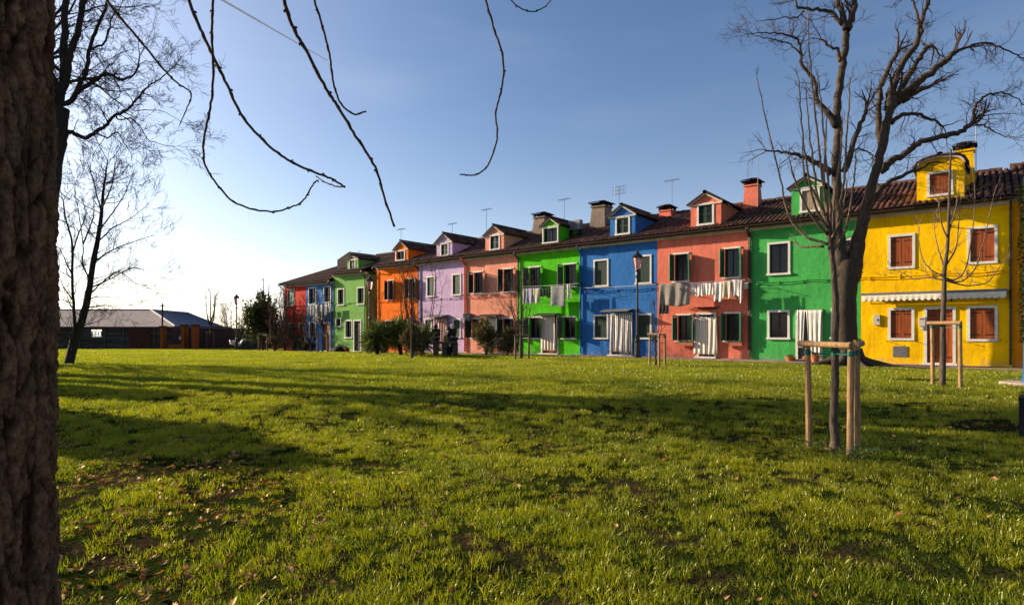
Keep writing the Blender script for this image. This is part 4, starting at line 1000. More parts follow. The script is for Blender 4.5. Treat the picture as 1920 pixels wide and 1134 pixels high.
# -- smaller leaning tree at the left
zB = lambda x, y: (100+x/2.7, 280+y/2.7)
T = thing('bare_tree', 'leaning bare tree with two stems on the lawn before the barn', 'tree')
Zs = on_ground(130, 683).y; tw = MB(); gk = dict(up=.10, spread=.5, wig=.14, kids=(2, 4), minr=.0044)
tp = add_limb(T, 'trunk', [(76,1092),(84,1070),(110,960),(150,850),(180,720),(205,560),(235,400),(247,280),(262,150),(275,60)], 50/2.7, 5/2.7, Zs, .3, zB, BARKD, tw, rate=4, tl=1.1, lev=3, gk=gk)
add_limb(T, 'stem', [(88,1050),(92,980),(108,880),(97,700),(95,480),(62,350),(50,260)], 20/2.7, 5/2.7, Zs, -.4, zB, BARKD, tw, rate=3.5, tl=.8, lev=2, gk=gk)
for pl in ([(180,740),(240,680),(330,620),(420,680),(510,690)], [(190,700),(300,650),(400,600),(470,615)], [(205,570),(300,510),(400,470),(490,440)], [(225,470),(300,400),(390,350),(480,280)], [(240,400),(300,320),(360,230),(400,130)], [(245,330),(220,230),(190,120),(170,60)],
           [(185,660),(150,580),(150,480),(130,330),(110,230)], [(98,640),(60,560),(30,500)], [(98,520),(130,420),(160,340),(150,250)], [(170,760),(230,745),(320,750)], [(95,760),(50,690),(25,620)], [(245,300),(290,200),(310,100),(320,40)], [(150,480),(200,350),(205,250)], [(180,800),(260,790),(330,800)]):
    add_limb(T, 'branch', pl, 8/2.7, 2.5/2.7, Zs, rng.uniform(-.9,.9), zB, BARKD, tw, rate=4, tl=.75, lev=2, gk=gk, seg=6)
tw.obj('twigs', BARKD, T, kind='stuff')
# -- young staked tree in front, pale upright whips
def stakes(label, posts, ztop, bar=True, m=STAKE, r=.036, tree=None, bars=None, grp='timber stake frames around young trees', tie=True):
    c = sum((Vector(p) for p in posts), Vector())/len(posts)
    t = thing('tree_stakes', label, 'tree stake frame', (c.x, c.y, ground(c.x, c.y)), group=grp)
    tops = []
    for p in posts:
        p = Vector(p)-t.location; lean = Vector((rng.uniform(-.03,.03), rng.uniform(-.02,.02), 0)); zt = ztop-t.location.z+rng.uniform(0,.02)
        q = MB(); pts = [p+Vector((0,0,-.1)), p+lean*.3+Vector((0,0,zt*.35)), p+lean*.7+Vector((0,0,zt*.7)), p+lean+Vector((0,0,zt))]
        q.tube(smoothline(pts, 2), [r*rng.uniform(.95,1.05) for _ in range(7)], 10); q.obj('post', m, t, smooth=False); tops.append(pts[-1])
    if bar:
        for (i, j) in (bars or [(0, 1)]):
            a, b_ = tops[i], tops[j]; d = (b_-a).normalized(); off = Vector((d.y, -d.x, 0))
            if off.y > 0: off = -off
            off = off*(r*1.5)+Vector((0,0,-.035 if (i, j) == (0, 1) else -.04))
            q = MB(); q.tube([a-d*.07+off, a.lerp(b_, .5)+off, b_+d*.05+off], r*1.02, 10); q.obj('crossbar', m, t)
    if tie and tree is not None:
        q = MB(); tr = Vector(tree)-t.location; zz = tops[0].z-.13
        for tp_ in tops: 
            a = Vector((tp_.x, tp_.y, zz)); b_ = Vector((tr.x, tr.y, zz-.01))
            q.tube(smoothline([a, a.lerp(b_, .5)+Vector((0,0,-.012)), b_], 3), .009, 5)
            q.lathe([(r*1.12, -.03), (r*1.14, .03)], 10, (tp_.x, tp_.y, zz))
        q.lathe([(.045, -.035), (.047, .035)], 10, (tr.x, tr.y, zz)); q.obj('tie', TIE, t)
    return t
def gpt(px, py): return on_ground(px, py)
Tb = gpt(1566, 841)
stakes('three thick pale stakes with crossbars around the nearest young tree', [gpt(1517,834), gpt(1594,854), gpt(1608,839)], P(1516,640,6.6).z, tree=Tb, bars=[(0,1),(1,2)], r=.032)
T = thing('young_tree', 'young tree with many pale upright whips, tied to the nearest stakes', 'tree'); Zy = Tb.y; tw = MB()
gk = dict(up=.05, spread=.35, wig=.10, kids=(1, 2), minr=.0018)
add_limb(T, 'trunk', [(1566,846),(1567,838),(1563,780),(1566,720),(1566,640),(1567,560),(1561,490),(1555,440),(1550,405)], 17, 8, Zy, 0, ident, BARKY, None, seg=12, wob=.004)
q = MB(); q.lathe([(.075,-.05),(.062,.03),(.045,.09),(.03,.12)], 12, (Tb.x, Tb.y, 0)); q.obj('root_flare', BARKY, T, smooth=True)
for pl in ([(1553,458),(1520,448),(1496,430),(1475,392),(1460,320),(1440,240),(1419,146)], [(1556,455),(1547,380),(1538,300),(1527,200),(1518,100),(1514,20)], [(1560,470),(1556,380),(1547,280),(1540,200),(1535,150)], [(1553,430),(1530,390),(1512,310),(1503,230),(1498,150)],
           [(1562,480),(1573,400),(1584,320),(1590,220),(1594,150)], [(1563,470),(1583,435),(1596,380),(1602,330),(1605,285)], [(1550,420),(1533,370),(1527,320),(1518,250),(1512,170)], [(1548,405),(1525,360),(1508,330),(1505,265)], [(1563,460),(1565,380),(1575,300),(1580,230)],
           [(1552,410),(1545,350),(1546,300),(1550,220)], [(1557,450),(1580,400),(1588,340)], [(1545,462),(1500,462),(1490,448)], [(1552,440),(1520,400),(1490,340),(1480,300)]):
    pts = add_limb(T, 'whip', pl, 5.5, 2.0, Zy, rng.uniform(-.5,.5), ident, TWIGL, None, seg=6, wob=.006)
    for i in range(3, len(pts)-1):
        if rng.random() < .75:
            t = (pts[i+1]-pts[i]).normalized(); v = Vector((rng.gauss(0,1), rng.gauss(0,1), .5)).normalized(); grow(tw, pts[i], t*1.1+v*.8, rng.uniform(.05,.16), .0028, 1 if rng.random() < .3 else 0, **gk)
    for k in range(3): grow(tw, pts[-1], (pts[-1]-pts[-3]).normalized()+Vector((rng.gauss(0,.4), rng.gauss(0,.4), .2)), .12, .003, 1, **gk)
tw.obj('twigs', TWIGL, T, kind='stuff')
# -- young tree before the yellow house
Tb = gpt(1767, 724)
stakes('two tall thin stakes with a dark crossbar before the yellow house door', [gpt(1749,723), gpt(1801,727)], P(1749,604,13.8).z, tree=Tb, m=STAKE, r=.042)
T = thing('young_tree', 'slim young tree with pale bark before the yellow house door', 'tree'); Zy = Tb.y; tw = MB()
add_limb(T, 'trunk', [(1767,728),(1768,650),(1768,600),(1770,550),(1771,505),(1776,470),(1779,400),(1781,330),(1783,280)], 11, 3, Zy, 0, ident, BARKY, None, seg=10, wob=.005)
gk = dict(up=.10, spread=.5, wig=.14, kids=(2, 4), minr=.0028)
for pl in ([(1770,520),(1790,524),(1810,505),(1822,440),(1828,380),(1827,345)], [(1770,522),(1800,528),(1830,500),(1848,440),(1860,380)], [(1768,518),(1745,505),(1728,480),(1722,440)], [(1772,500),(1790,470),(1797,430),(1800,380)], [(1768,525),(1740,520),(1715,523),(1690,510)],
           [(1771,505),(1760,470),(1752,430)], [(1778,430),(1790,400),(1796,360)], [(1778,450),(1765,420),(1760,380)], [(1770,526),(1810,535),(1850,530),(1875,500)]):
    add_limb(T, 'branch', pl, 3.2, 1.3, Zy, rng.uniform(-.6,.6), ident, TWIGL, tw, rate=4, tl=.32, lev=1, gk=gk, seg=5, wob=.006)
tw.obj('twigs', TWIGL, T, kind='stuff')
# -- further staked saplings
def sapling(label, px, py, top, spread_px, m, n_br=7, tl=.5, w=5, lev=2, fork=None, up=.1, rate=2.5):
    b_ = gpt(px, py); Z = b_.y; T = thing('young_tree', label, 'tree'); tw = MB(); fork = fork or (py-(py-top)*.45)
    dx = rng.uniform(-3, 3)
    add_limb(T, 'trunk', [(px,py+2),(px+dx*.3,(py+fork)/2),(px+dx*.5,fork),(px+dx,(fork+top)/2),(px+dx*.8,top)], w, 1.2, Z, 0, ident, m, tw, rate=1.5, tl=tl, lev=1, gk=dict(up=up, spread=.5, wig=.14, kids=(2,4), minr=.005), seg=7, wob=.01)
    for k in range(n_br):
        f = fork+rng.uniform(-.15, .3)*(py-fork); sx = rng.choice((-1, 1))*rng.uniform(.4, 1)*spread_px; tp_ = top+rng.uniform(0, .5)*(fork-top)
        add_limb(T, 'branch', [(px+dx*.5,f),(px+dx*.5+sx*.6,f-(f-tp_)*.25),(px+sx*.9,f-(f-tp_)*.6),(px+sx,tp_)], 2.2, .8, Z, rng.uniform(-.8,.8), ident, m, tw, rate=rate, tl=tl, lev=lev, gk=dict(up=up, spread=.5, wig=.15, kids=(2,4), minr=.005), seg=5, wob=.01)
    tw.obj('twigs', m, T, kind='stuff'); return b_
b_ = sapling('thin dark sapling tied at the blue and coral house boundary', 1230, 686, 585, 14, TWIG, n_br=4, tl=.3, w=4, lev=1)
stakes('three pale stakes with a bar where blue and coral houses meet', [gpt(1218,686), gpt(1247,687), gpt(1236,689)], P(1218,625,b_.y).z, tree=b_, bars=[(0,1)], r=.04)
b_ = sapling('young bare tree with curved twigs before the lime house edge', 977, 674, 520, 24, BARKY, n_br=6, tl=.45, w=8, lev=1)
stakes('brown stake pair with crossbar before the lime house edge', [gpt(966,675), gpt(991,675)], P(966,628,b_.y).z, tree=b_, m=STAKED, r=.05)
b_ = sapling('straight stemmed sapling beside the yucca and sage green house', 705, 662, 555, 12, BARKY, n_br=4, tl=.35, w=6, lev=1)
stakes('weathered stakes with crossbar beside the yucca near the second lamp', [gpt(694,664), gpt(714,664)], P(700,622,b_.y).z, tree=b_, m=STAKED, r=.06)
b_ = sapling('bare sapling standing before the sky blue house washing', 605, 661, 548, 16, TWIG, n_br=5, tl=.5, w=4, lev=2)
stakes('dark stakes with crossbar before the sky blue house', [gpt(596,662), gpt(614.5,662)], P(600,625,b_.y).z, tree=b_, m=STAKED, r=.055)
b_ = gpt(493, 658)
stakes('brown stakes with crossbar under the round evergreen tree', [gpt(485,659), gpt(501,659)], P(493,625,b_.y).z, tree=b_, m=STAKED, r=.055)
b_ = sapling('slim bare sapling with upswept twigs between gate and first lamp', 395, 653, 550, 9, TWIG, n_br=8, tl=.5, w=3.5, lev=1, up=.25)
stakes('pale stakes with crossbar by the orange gate pillars', [gpt(387,653), gpt(401,653)], P(395,623,b_.y).z, tree=b_, m=STAKED, r=.05)
# bare shrubs and garden trees in front of the far houses
sapling('many stemmed bare tree against the lilac house', 794, 664, 500, 40, TWIG, n_br=15, tl=.7, w=5, lev=1, fork=640, rate=2.5)
sapling('bare garden tree spreading before the dark red house', 552, 658, 560, 28, TWIG, n_br=14, tl=.8, w=8, lev=2, fork=632, rate=3)
sapling('bare twiggy tree between the orange house and the yuccas', 762, 662, 520, 18, TWIG, n_br=5, tl=.6, w=4, lev=1, fork=630)
sapling('wispy bare bush behind the first street lamp', 436, 652, 585, 26, TWIG, n_br=12, tl=.9, w=3, lev=2, fork=640, rate=2)
sapling('small bare bush at the foot of the dark red house', 533, 660, 610, 12, TWIG, n_br=8, tl=.4, w=3, lev=2, fork=648)
sapling('low bare bush right of the round evergreen', 515, 660, 590, 12, TWIG, n_br=8, tl=.5, w=3, lev=2, fork=650)
sapling('bare bush before the sky blue house ground floor', 583, 661, 598, 16, TWIG, n_br=10, tl=.5, w=4, lev=2, fork=645)

# ------------------------------------------------------------------ foreground tree: bark trunk on the left edge and the limb whose shoots hang into view
FC = Vector((-1.650, 1.475, 0)); FR = .385
def bark_h(a, z):
    # long plates split by deep wandering fissures, with short cross cracks
    x = a*FR
    wx = x+.018*noise.noise(Vector((x*9, z*3.2, 1.)))+.008*noise.noise(Vector((x*30, z*11, 2.)))
    wz = z+.03*noise.noise(Vector((x*14, z*9, 12.)))
    d, _p = noise.voronoi(Vector((wx*21, wz*3.6, .3)), distance_metric='DISTANCE', exponent=2.5); e1 = min(1., (d[1]-d[0])*2.6)
    d2, _p = noise.voronoi(Vector((wx*46, wz*13, 5.)), distance_metric='DISTANCE', exponent=2.5); e2 = min(1., (d2[1]-d2[0])*2.4)
    d0, _p = noise.voronoi(Vector((wx*7.5, wz*1.1, 9.)), distance_metric='DISTANCE', exponent=2.5); e0 = min(1., (d0[1]-d0[0])*3.5)
    n1 = noise.noise(Vector((wx*38, wz*10, 7.))); n2 = noise.noise(Vector((wx*110, wz*55, 4.)))
    hgt = .30*min(1,e0*3)**.7+.36*min(1,e1*3)**.8+.22*min(1,e2*2)*(.3+.7*e1)+.20*n1+.22*n2
    return hgt
FT = thing('foreground_tree', 'rough barked trunk filling the left edge, long thin shoots hanging from its limb', 'tree', FC)
NA, NZ = 520, 640; zs = np.linspace(-.25, 4.4, NZ); q = MB(); BH = []
for z in zs:
    fl = .035*math.exp(-max(0, z)/.25)
    for k in range(NA):
        a_ = 2*math.pi*k/NA; lob = .018*math.sin(a_*3+.4*z)+.012*math.sin(a_*5-z*.7)
        vis = (a_ < 2.2 or a_ > 4.2)
        bh = bark_h(a_, z) if vis else .6+.2*math.sin(a_*60); BH.append(bh)
        r_ = FR-.035+fl+lob+.034*bh
        q.v.append((r_*math.cos(a_), r_*math.sin(a_), z))
q.f = [(j*NA+k, j*NA+(k+1) % NA, (j+1)*NA+(k+1) % NA, (j+1)*NA+k) for j in range(NZ-1) for k in range(NA)]
FB = mat('fissured_bark', (.44,.215,.115), rough=.9, c2=(.13,.062,.034), scale=34, stretch=(1.4,1.4,.8), bump=1., bscale=110, spec=.1, mixpos=(.36,.66), bdist=.04)
n, l = FB.node_tree.nodes, FB.node_tree.links; b = n['Principled BSDF']; base = b.inputs['Base Color'].links[0].from_socket   # algae and rusty patches
t = n.new('ShaderNodeTexCoord')
for sc_, p0, p1, colr, st_ in ((2.2, .58, .72, (.075,.070,.028), .55), (5.5, .62, .72, (.20,.075,.035), .6), (3.4, .60, .75, (.19,.155,.125), .5)):
    nn = n.new('ShaderNodeTexNoise'); nn.inputs['Scale'].default_value = sc_; nn.inputs['Detail'].default_value = 7; l.new(t.outputs['Object'], nn.inputs['Vector'])
    mp2 = n.new('ShaderNodeVectorMath'); mp2.operation = 'ADD'; mp2.inputs[1].default_value = (sc_*3, sc_, 1); l.new(t.outputs['Object'], mp2.inputs[0]); l.new(mp2.outputs[0], nn.inputs['Vector'])
    rr = n.new('ShaderNodeValToRGB'); rr.color_ramp.elements[0].position = p0; rr.color_ramp.elements[1].position = p1; rr.color_ramp.elements[1].color = (st_, st_, st_, 1); rr.color_ramp.elements[0].color = (0,0,0,1)
    l.new(nn.outputs['Fac'], rr.inputs['Fac']); x_ = n.new('ShaderNodeMixRGB'); l.new(rr.outputs['Color'], x_.inputs['Fac']); l.new(base, x_.inputs['Color1']); x_.inputs['Color2'].default_value = colr+(1,); base = x_.outputs['Color']
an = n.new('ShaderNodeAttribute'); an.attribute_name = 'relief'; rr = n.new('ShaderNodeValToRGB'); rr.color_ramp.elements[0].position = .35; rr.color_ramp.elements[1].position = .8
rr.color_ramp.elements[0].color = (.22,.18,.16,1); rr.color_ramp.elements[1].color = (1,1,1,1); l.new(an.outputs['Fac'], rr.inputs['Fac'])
x_ = n.new('ShaderNodeMixRGB'); x_.blend_type = 'MULTIPLY'; x_.inputs['Fac'].default_value = 1.; l.new(base, x_.inputs['Color1']); l.new(rr.outputs['Color'], x_.inputs['Color2'])   # crevice shade put into the colour, darker where the relief is low
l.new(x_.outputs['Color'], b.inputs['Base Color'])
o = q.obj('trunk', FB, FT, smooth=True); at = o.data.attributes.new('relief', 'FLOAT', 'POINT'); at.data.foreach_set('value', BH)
q = MB(); q.box(.30, .36, .26, .30, 1.0, 1.08); 
q = MB(); lp = [Vector(p)-FC for p in ((-1.6,1.5,3.9), (-1.0,1.9,4.25), (-.2,2.5,4.35), (.5,3.1,4.3), (1.2,3.5,4.2))]
q.tube(smoothline(lp, 5), [.15-.115*i/20 for i in range(21)], 14, jit=.04); q.obj('limb', BARKD, FT, smooth=True)
q = MB(); lp = [Vector(p)-FC for p in ((-1.63,1.475,4.2), (-1.75,1.6,5.0), (-1.5,1.9,6.2), (-1.7,2.1,7.5))]
q.tube(smoothline(lp, 5), [.36-.018*i for i in range(16)], 14, jit=.04); q.obj('limb', BARKD, FT, smooth=True)
z3 = lambda x, y: (340+x/2.576, y/2.576)
hang = [([(-60,-260),(35,0),(100,160),(150,265),(220,410),(300,570),(430,710),(525,778),(640,832),(720,862),(790,903)], 6.5, 3.6, 3.0, z3), ([(790,903),(740,898),(690,878),(650,850)], 3, 2, 2.95, z3),
 ([(160,-260),(152,0),(148,150),(153,370),(140,520),(107,690),(118,800),(180,900),(270,985),(420,1022),(520,1005),(590,965),(640,885),(662,870)], 5, 2.6, 2.8, z3),
 ([(420,-260),(495,0),(540,135),(600,240),(700,430),(760,520),(830,640),(910,760),(950,840),(980,950),(1030,1095)], 7.5, 4.2, 3.0, z3),
 ([(590,-260),(643,0),(680,120),(715,260),(735,400),(770,500),(835,552),(893,538)], 4.6, 3.2, 3.2, z3),
 ([(890,-90),(911,0),(925,50),(943,110),(942,160),(930,210),(932,260),(915,310),(890,328),(862,327)], 4.4, 2.6, 3.3, ident), ([(930,-60),(958,0),(985,20),(1010,20),(1032,2),(1045,-30)], 2.6, 1.8, 3.3, ident),
 ([(400,-260),(580,20),(720,190),(870,370),(940,440),(1015,495),(1000,560),(955,665)], 5.5, 1.6, 3.0, zA)]
for (pl, w0, w1, Z, tf) in hang:
    pts = smoothline([p-FC for p in limb_path(pl, Z, rng.uniform(-.15,.15), tf)], 7, .0022); n_ = len(pts)
    rad = [((w0+(w1-w0)*i/(n_-1))/2)/FPX*Z*(1.22 if i % 5 == 0 else 1.) for i in range(n_)]
    m_ = MB(); m_.tube(pts, rad, 7)
    for i in range(4, n_-2, 5):                       # buds at the nodes
        t_ = (pts[i+1]-pts[i]).normalized(); v_ = Vector((rng.gauss(0,1), rng.gauss(0,1), rng.gauss(0,1))); v_ = (v_-t_*v_.dot(t_)).normalized(); m_.tube([pts[i], pts[i]+v_*rad[i]*1.6+t_*.006, pts[i]+v_*rad[i]*2.1+t_*.014], [rad[i]*.8, rad[i]*.7, .0006], 5)
    m_.obj('hanging_shoot', TWIG, FT, smooth=True)

# ------------------------------------------------------------------ bushes, hedge, evergreens
def foliage(m, c, rx, ry, rz, n_, size, clumps=14, shape='leaf', lobes=.35, flat=0.):
    cl = []
    for _ in range(clumps):
        a_ = rng.uniform(0, 6.28); e_ = rng.uniform(-.9, 1.); rr = rng.uniform(.35, .95); ce = math.sqrt(max(0, 1-e_*e_))
        cl.append((Vector((math.cos(a_)*ce*rr*rx, math.sin(a_)*ce*rr*ry, e_*rr*rz)), rng.uniform(.22, .48)))
    for _ in range(n_):
        cc, cr = rng.choice(cl); v = Vector((rng.gauss(0,1), rng.gauss(0,1), rng.gauss(0,1))).normalized()*(rng.random()**.4)
        p = Vector(c)+cc+Vector((v.x*cr*rx, v.y*cr*ry, v.z*cr*rz))
        if p.z < flat: continue
        s_ = size*rng.uniform(.6, 1.4); d = Vector((rng.gauss(0,1), rng.gauss(0,1), rng.gauss(0,1)+.3)).normalized()
        if shape == 'needle': d = (v+Vector((0,0,.7))).normalized(); w_ = .10
        else: w_ = .32
        sd_ = d.cross(Vector((rng.gauss(0,1), rng.gauss(0,1), rng.gauss(0,1)))).normalized()*s_*w_
        m.add([p, p+d*s_*.5+sd_, p+d*s_, p+d*s_*.5-sd_], [(0,1,2,3)], rng.random())
LF1 = leafmat('laurel_leaf', (.012,.022,.006), (.05,.065,.018), trans=.3, gloss=.03); LF2 = leafmat('heath_leaf', (.045,.038,.015), (.15,.115,.05), trans=.25, gloss=.04)
LF3 = leafmat('hedge_leaf', (.014,.022,.006), (.045,.055,.014), trans=.25, gloss=.02); LF4 = leafmat('yucca_leaf', (.05,.085,.015), (.17,.19,.055), trans=.3, gloss=.10)
LFS = leafmat('silver_leaf', (.05,.065,.045), (.12,.14,.10), trans=.2); LFO = leafmat('russet_leaf', (.07,.035,.010), (.16,.085,.02), trans=.3)
def bush(label, px, py, top, wpx, m, n_=1600, size=.12, shape='leaf', name='bush', cat='bush', clumps=16, stem=True, trunk_h=0., Z=None):
    b_ = gpt(px, py); Z = b_.y; w_ = wpx/FPX*Z; H = (py-top)/FPX*Z
    t = thing(name, label, cat, b_); q = MB()
    rz = (H-trunk_h)/2; foliage(q, (0, 0, trunk_h+rz), w_/2, w_/2, rz, n_, size, clumps, shape, flat=.03); q.obj('foliage', m, t)
    s_ = MB()
    for k in range(5 if stem else 1):
        a_ = rng.uniform(0, 6.28); s_.tube([(0,0,-.05), (math.cos(a_)*w_*.08, math.sin(a_)*w_*.08, H*.3), (math.cos(a_)*w_*.2, math.sin(a_)*w_*.2, H*.7)], [.03+.02*trunk_h, .02+.01*trunk_h, .008], 5)
    s_.obj('stem', BARKD, t); return t
bush('round dense evergreen tree with thin leaders between first lamp and red house', 492, 657, 550, 76, LF1, n_=8500, size=.19, name='evergreen_tree', cat='tree', clumps=60, trunk_h=.35)
sapling('thin bare leaders rising through the round evergreen', 493, 657, 530, 12, TWIG, n_br=5, tl=.3, w=4, lev=0, fork=580)
bush('dark dense laurel between the two yuccas', 735, 660, 606, 56, LF3, n_=4200, size=.15, clumps=26)
bush('brown green heath bush left of the people, behind the thin post', 774, 670, 608, 44, LF2, n_=3300, size=.20, shape='needle', clumps=17)
bush('large brown green feathery bush before the salmon house door', 912, 667, 602, 56, LF2, n_=3600, size=.20, shape='needle', clumps=17)
bush('smaller feathery bush at the right of the salmon house', 951, 668, 618, 36, LF2, n_=3000, size=.16, shape='needle', clumps=18)
bush('tangled brown shrub at the foot of the red house', 535, 658, 622, 30, LFO, n_=500, size=.14, clumps=14)
bush('low silvery shrub before the red house door', 556, 658, 630, 26, LFS, n_=900, size=.12, clumps=12)
bush('russet leaved bush beside the round evergreen', 517, 658, 625, 26, LFO, n_=1300, size=.14, clumps=14)
bush('low dark shrub before the sky blue house', 580, 660, 638, 26, LF3, n_=1100, size=.12, clumps=12)
bush('small green bush beside the sage green house corner', 690, 662, 632, 24, LF3, n_=1400, size=.13, clumps=12)
bush('low mixed shrub between yucca and stake frame', 716, 663, 636, 26, LF2, n_=1500, size=.12, clumps=12)
bush('sparse green plant beside the orange gate pillar', 332, 652, 606, 14, LF4, n_=240, size=.3, clumps=8)
def yucca(label, px, py, Hpx, n_heads=4, sc=1.):
    b_ = gpt(px, py); Z = b_.y; H = Hpx/FPX*Z; t = thing('yucca', label, 'yucca', b_); lf = MB(); st = MB()
    for k in range(n_heads):
        a_ = rng.uniform(0, 6.28); hh = H*rng.uniform(.35, .78); c = Vector((math.cos(a_)*.35*sc*rng.random(), math.sin(a_)*.35*sc*rng.random(), hh))
        st.tube([(0,0,-.05), (c.x*.5, c.y*.5, hh*.5), tuple(c)], [.09, .07, .06], 7)
        for _ in range(85):
            az = rng.uniform(0, 6.28); el = rng.uniform(-.9, 1.45); L = .72*sc*rng.uniform(.75, 1.1); d = Vector((math.cos(az)*math.cos(el), math.sin(az)*math.cos(el), math.sin(el))); sd_ = d.cross(Vector((0,0,1))).normalized()*.028
            e_ = c+d*L; mid = c+d*L*.5+Vector((0,0,.02)); e_.z -= .08
            lf.add([c-sd_*.6, c+sd_*.6, mid+sd_, e_, mid-sd_], [(0,1,2,3,4)], rng.random())
    lf.obj('leaves', LF4, t); st.obj('trunk', BARKD, t)
yucca('tall spiky yucca beside the weathered stakes and the sage green house', 708, 666, 68, 6, 1.35)
yucca('spiky yucca before the orange house lower windows', 752, 666, 66, 6, 1.3)
yucca('yucca with drooping tan leaves beside the people at the lilac house', 789, 668, 54, 5, 1.2)
# hedge right of the gate
hb = gpt(410, 651); t = thing('hedge', 'dark clipped hedge running from the orange gate to the first lamp', 'hedge', (hb.x, hb.y+1.5, hb.z))
q = MB()
for _ in range(9000):
    x = rng.uniform(-1.9, 3.2); y = rng.uniform(-.45, .45); z = rng.uniform(.0, 1.45)+.12*noise.noise(Vector((x*1.5, 0, 0))); s_ = .12*rng.uniform(.6, 1.4)
    if abs(y) < .25 and z < 1.2: continue
    d = Vector((rng.gauss(0,1), rng.gauss(0,1), rng.gauss(0,1))).normalized(); sd_ = d.cross(Vector((rng.gauss(0,1), rng.gauss(0,1), rng.gauss(0,1)))).normalized()*s_*.35
    p = Vector((x, y, z)); q.add([p, p+d*s_*.5+sd_, p+d*s_, p+d*s_*.5-sd_], [(0,1,2,3)], rng.random())
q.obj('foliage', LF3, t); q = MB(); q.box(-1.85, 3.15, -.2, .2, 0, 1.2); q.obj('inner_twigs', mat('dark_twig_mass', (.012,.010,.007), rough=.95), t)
# far garden wall behind the hedge
wv = on_ground(460, 649); t = MB(); t.box(-5.5, 8.5, 0, .2, -.3, 1.98); o = t.obj('garden_wall', mat('old_brick_wall', (.06,.048,.04), c2=(.03,.025,.02), scale=3, rough=.95), None); o.location = (-31, 60, ground(0, 60)); tag(o, 'long low dark wall behind the hedge and the round evergreen', 'wall')
q = MB()
for _ in range(1): q.box(-5.6, 8.6, -.06, .26, 1.98, 2.05)
c_ = q.obj('coping', GREYP, o)

# ------------------------------------------------------------------ barn
BX0, BX1, BY = -74., -33.0, 57.2; bg_ = ground(0, BY); EZ, RZ = 1.80, 3.50
barn = thing('barn', 'long low dark plank barn with a grey corrugated roof', 'barn', (BX1, BY, bg_))
loc = lambda x, y, z: (x-BX1, y-BY, z-bg_)
WOOD = mat('weathered_barn_plank', (.060,.050,.042), rough=.9, c2=(.022,.018,.015), scale=3, stretch=(.3,1,5), attr=True, bump=.5)
REDW = mat('faded_red_door', (.075,.018,.012), rough=.85, c2=(.04,.011,.008), scale=4, stretch=(4,1,.5))
CORR = mat('corrugated_fibre_cement', (.62,.47,.37), rough=.85, c2=(.46,.34,.27), scale=1.5, stretch=(1,1,1), bump=.2, bscale=20)
CORR2 = mat('corrugated_dark_sheet', (.10,.115,.15), rough=.6, c2=(.07,.08,.11), scale=2, stretch=(1,1,1))
wx0, wx1 = P(171, 0, BY).x, P(190.5, 0, BY).x; wz0, wz1 = P(0, 630.5, BY).z, P(0, 620.5, BY).z
nb = 13; hb_ = (EZ-.05-bg_)/nb
q = MB()
for i in range(nb):
    z0 = bg_+i*hb_; z1 = z0+hb_*1.0
    segs = [(BX0, BX1-.1)]
    if z1 > wz0 and z0 < wz1: segs = [(BX0, wx0), (wx1, BX1-.1)]
    for (a, b_) in segs:
        x = a
        while x < b_-.01:
            e_ = min(b_, x+rng.uniform(2.2, 4.)); 
            v0, v1 = loc(x+.006, BY+rng.uniform(-.012,.012), z0), loc(e_-.006, BY+.05, z1)
            q.box(v0[0], v1[0], v0[1], v1[1], v0[2], v1[2], rng.random()); x = e_
o = q.obj('plank', WOOD, barn, kind='stuff')
q = MB()
for px in (150, 197, 232, 262, 290):
    q = MB(); X = P(px, 0, BY).x; v = loc(X, BY-.06, bg_); q.box(v[0]-.07, v[0]+.07, v[1], v[1]+.055, 0, EZ-bg_-.05); q.obj('wall_post', WOOD, barn)
q = MB(); q.box(wx0-BX1, wx0-BX1+.07, -.03, .1, wz0-bg_, wz1-bg_); q.box(wx1-BX1-.07, wx1-BX1, -.03, .1, wz0-bg_, wz1-bg_); q.box(wx0-BX1+.07, wx1-BX1-.07, -.03, .1, wz1-bg_-.05, wz1-bg_); q.box(wx0-BX1+.07, wx1-BX1-.07, -.03, .1, wz0-bg_, wz0-bg_+.05)
for f in (.36, .68): X = wx0+(wx1-wx0)*f-BX1; q.box(X-.02, X+.02, 0, .05, wz0-bg_+.05, wz1-bg_-.05)
q.obj('window', WHITE, barn)
a0, a1 = P(156, 0, BY).x, P(168, 0, BY).x; q = MB(); q.box(a0-BX1, a1-BX1, -.05, -.02, wz0-bg_-.02, wz1-bg_+.02); q.obj('window_shutter', BKSH, barn)
d0, d1 = P(243, 0, BY).x, P(283, 0, BY).x
for (a, b_) in ((d0, (d0+d1)/2-.02), ((d0+d1)/2+.02, d1)):
    q = MB(); k = 7
    for i in range(k): xa = a+(b_-a)*i/k; q.box(xa-BX1+.006, xa+(b_-a)/k-BX1-.006, -.09, -.045, .05, EZ-bg_-.28)
    q.obj('barn_door', REDW, barn)
q = MB(); q.quad(loc(BX0,BY+9.4,bg_), loc(-48.6,BY+9.4,bg_), loc(-48.6,BY+9.4,EZ), loc(BX0,BY+9.4,EZ)); q.quad(loc(-45.6,BY+9.4,bg_), loc(BX1-4,BY+9.4,bg_), loc(BX1-4,BY+9.4,EZ), loc(-45.6,BY+9.4,EZ))
q.box(BX1-.15-BX1, 0, 0, 12, 0, EZ-bg_-.05); q.obj('rear_wall', WOOD, barn)
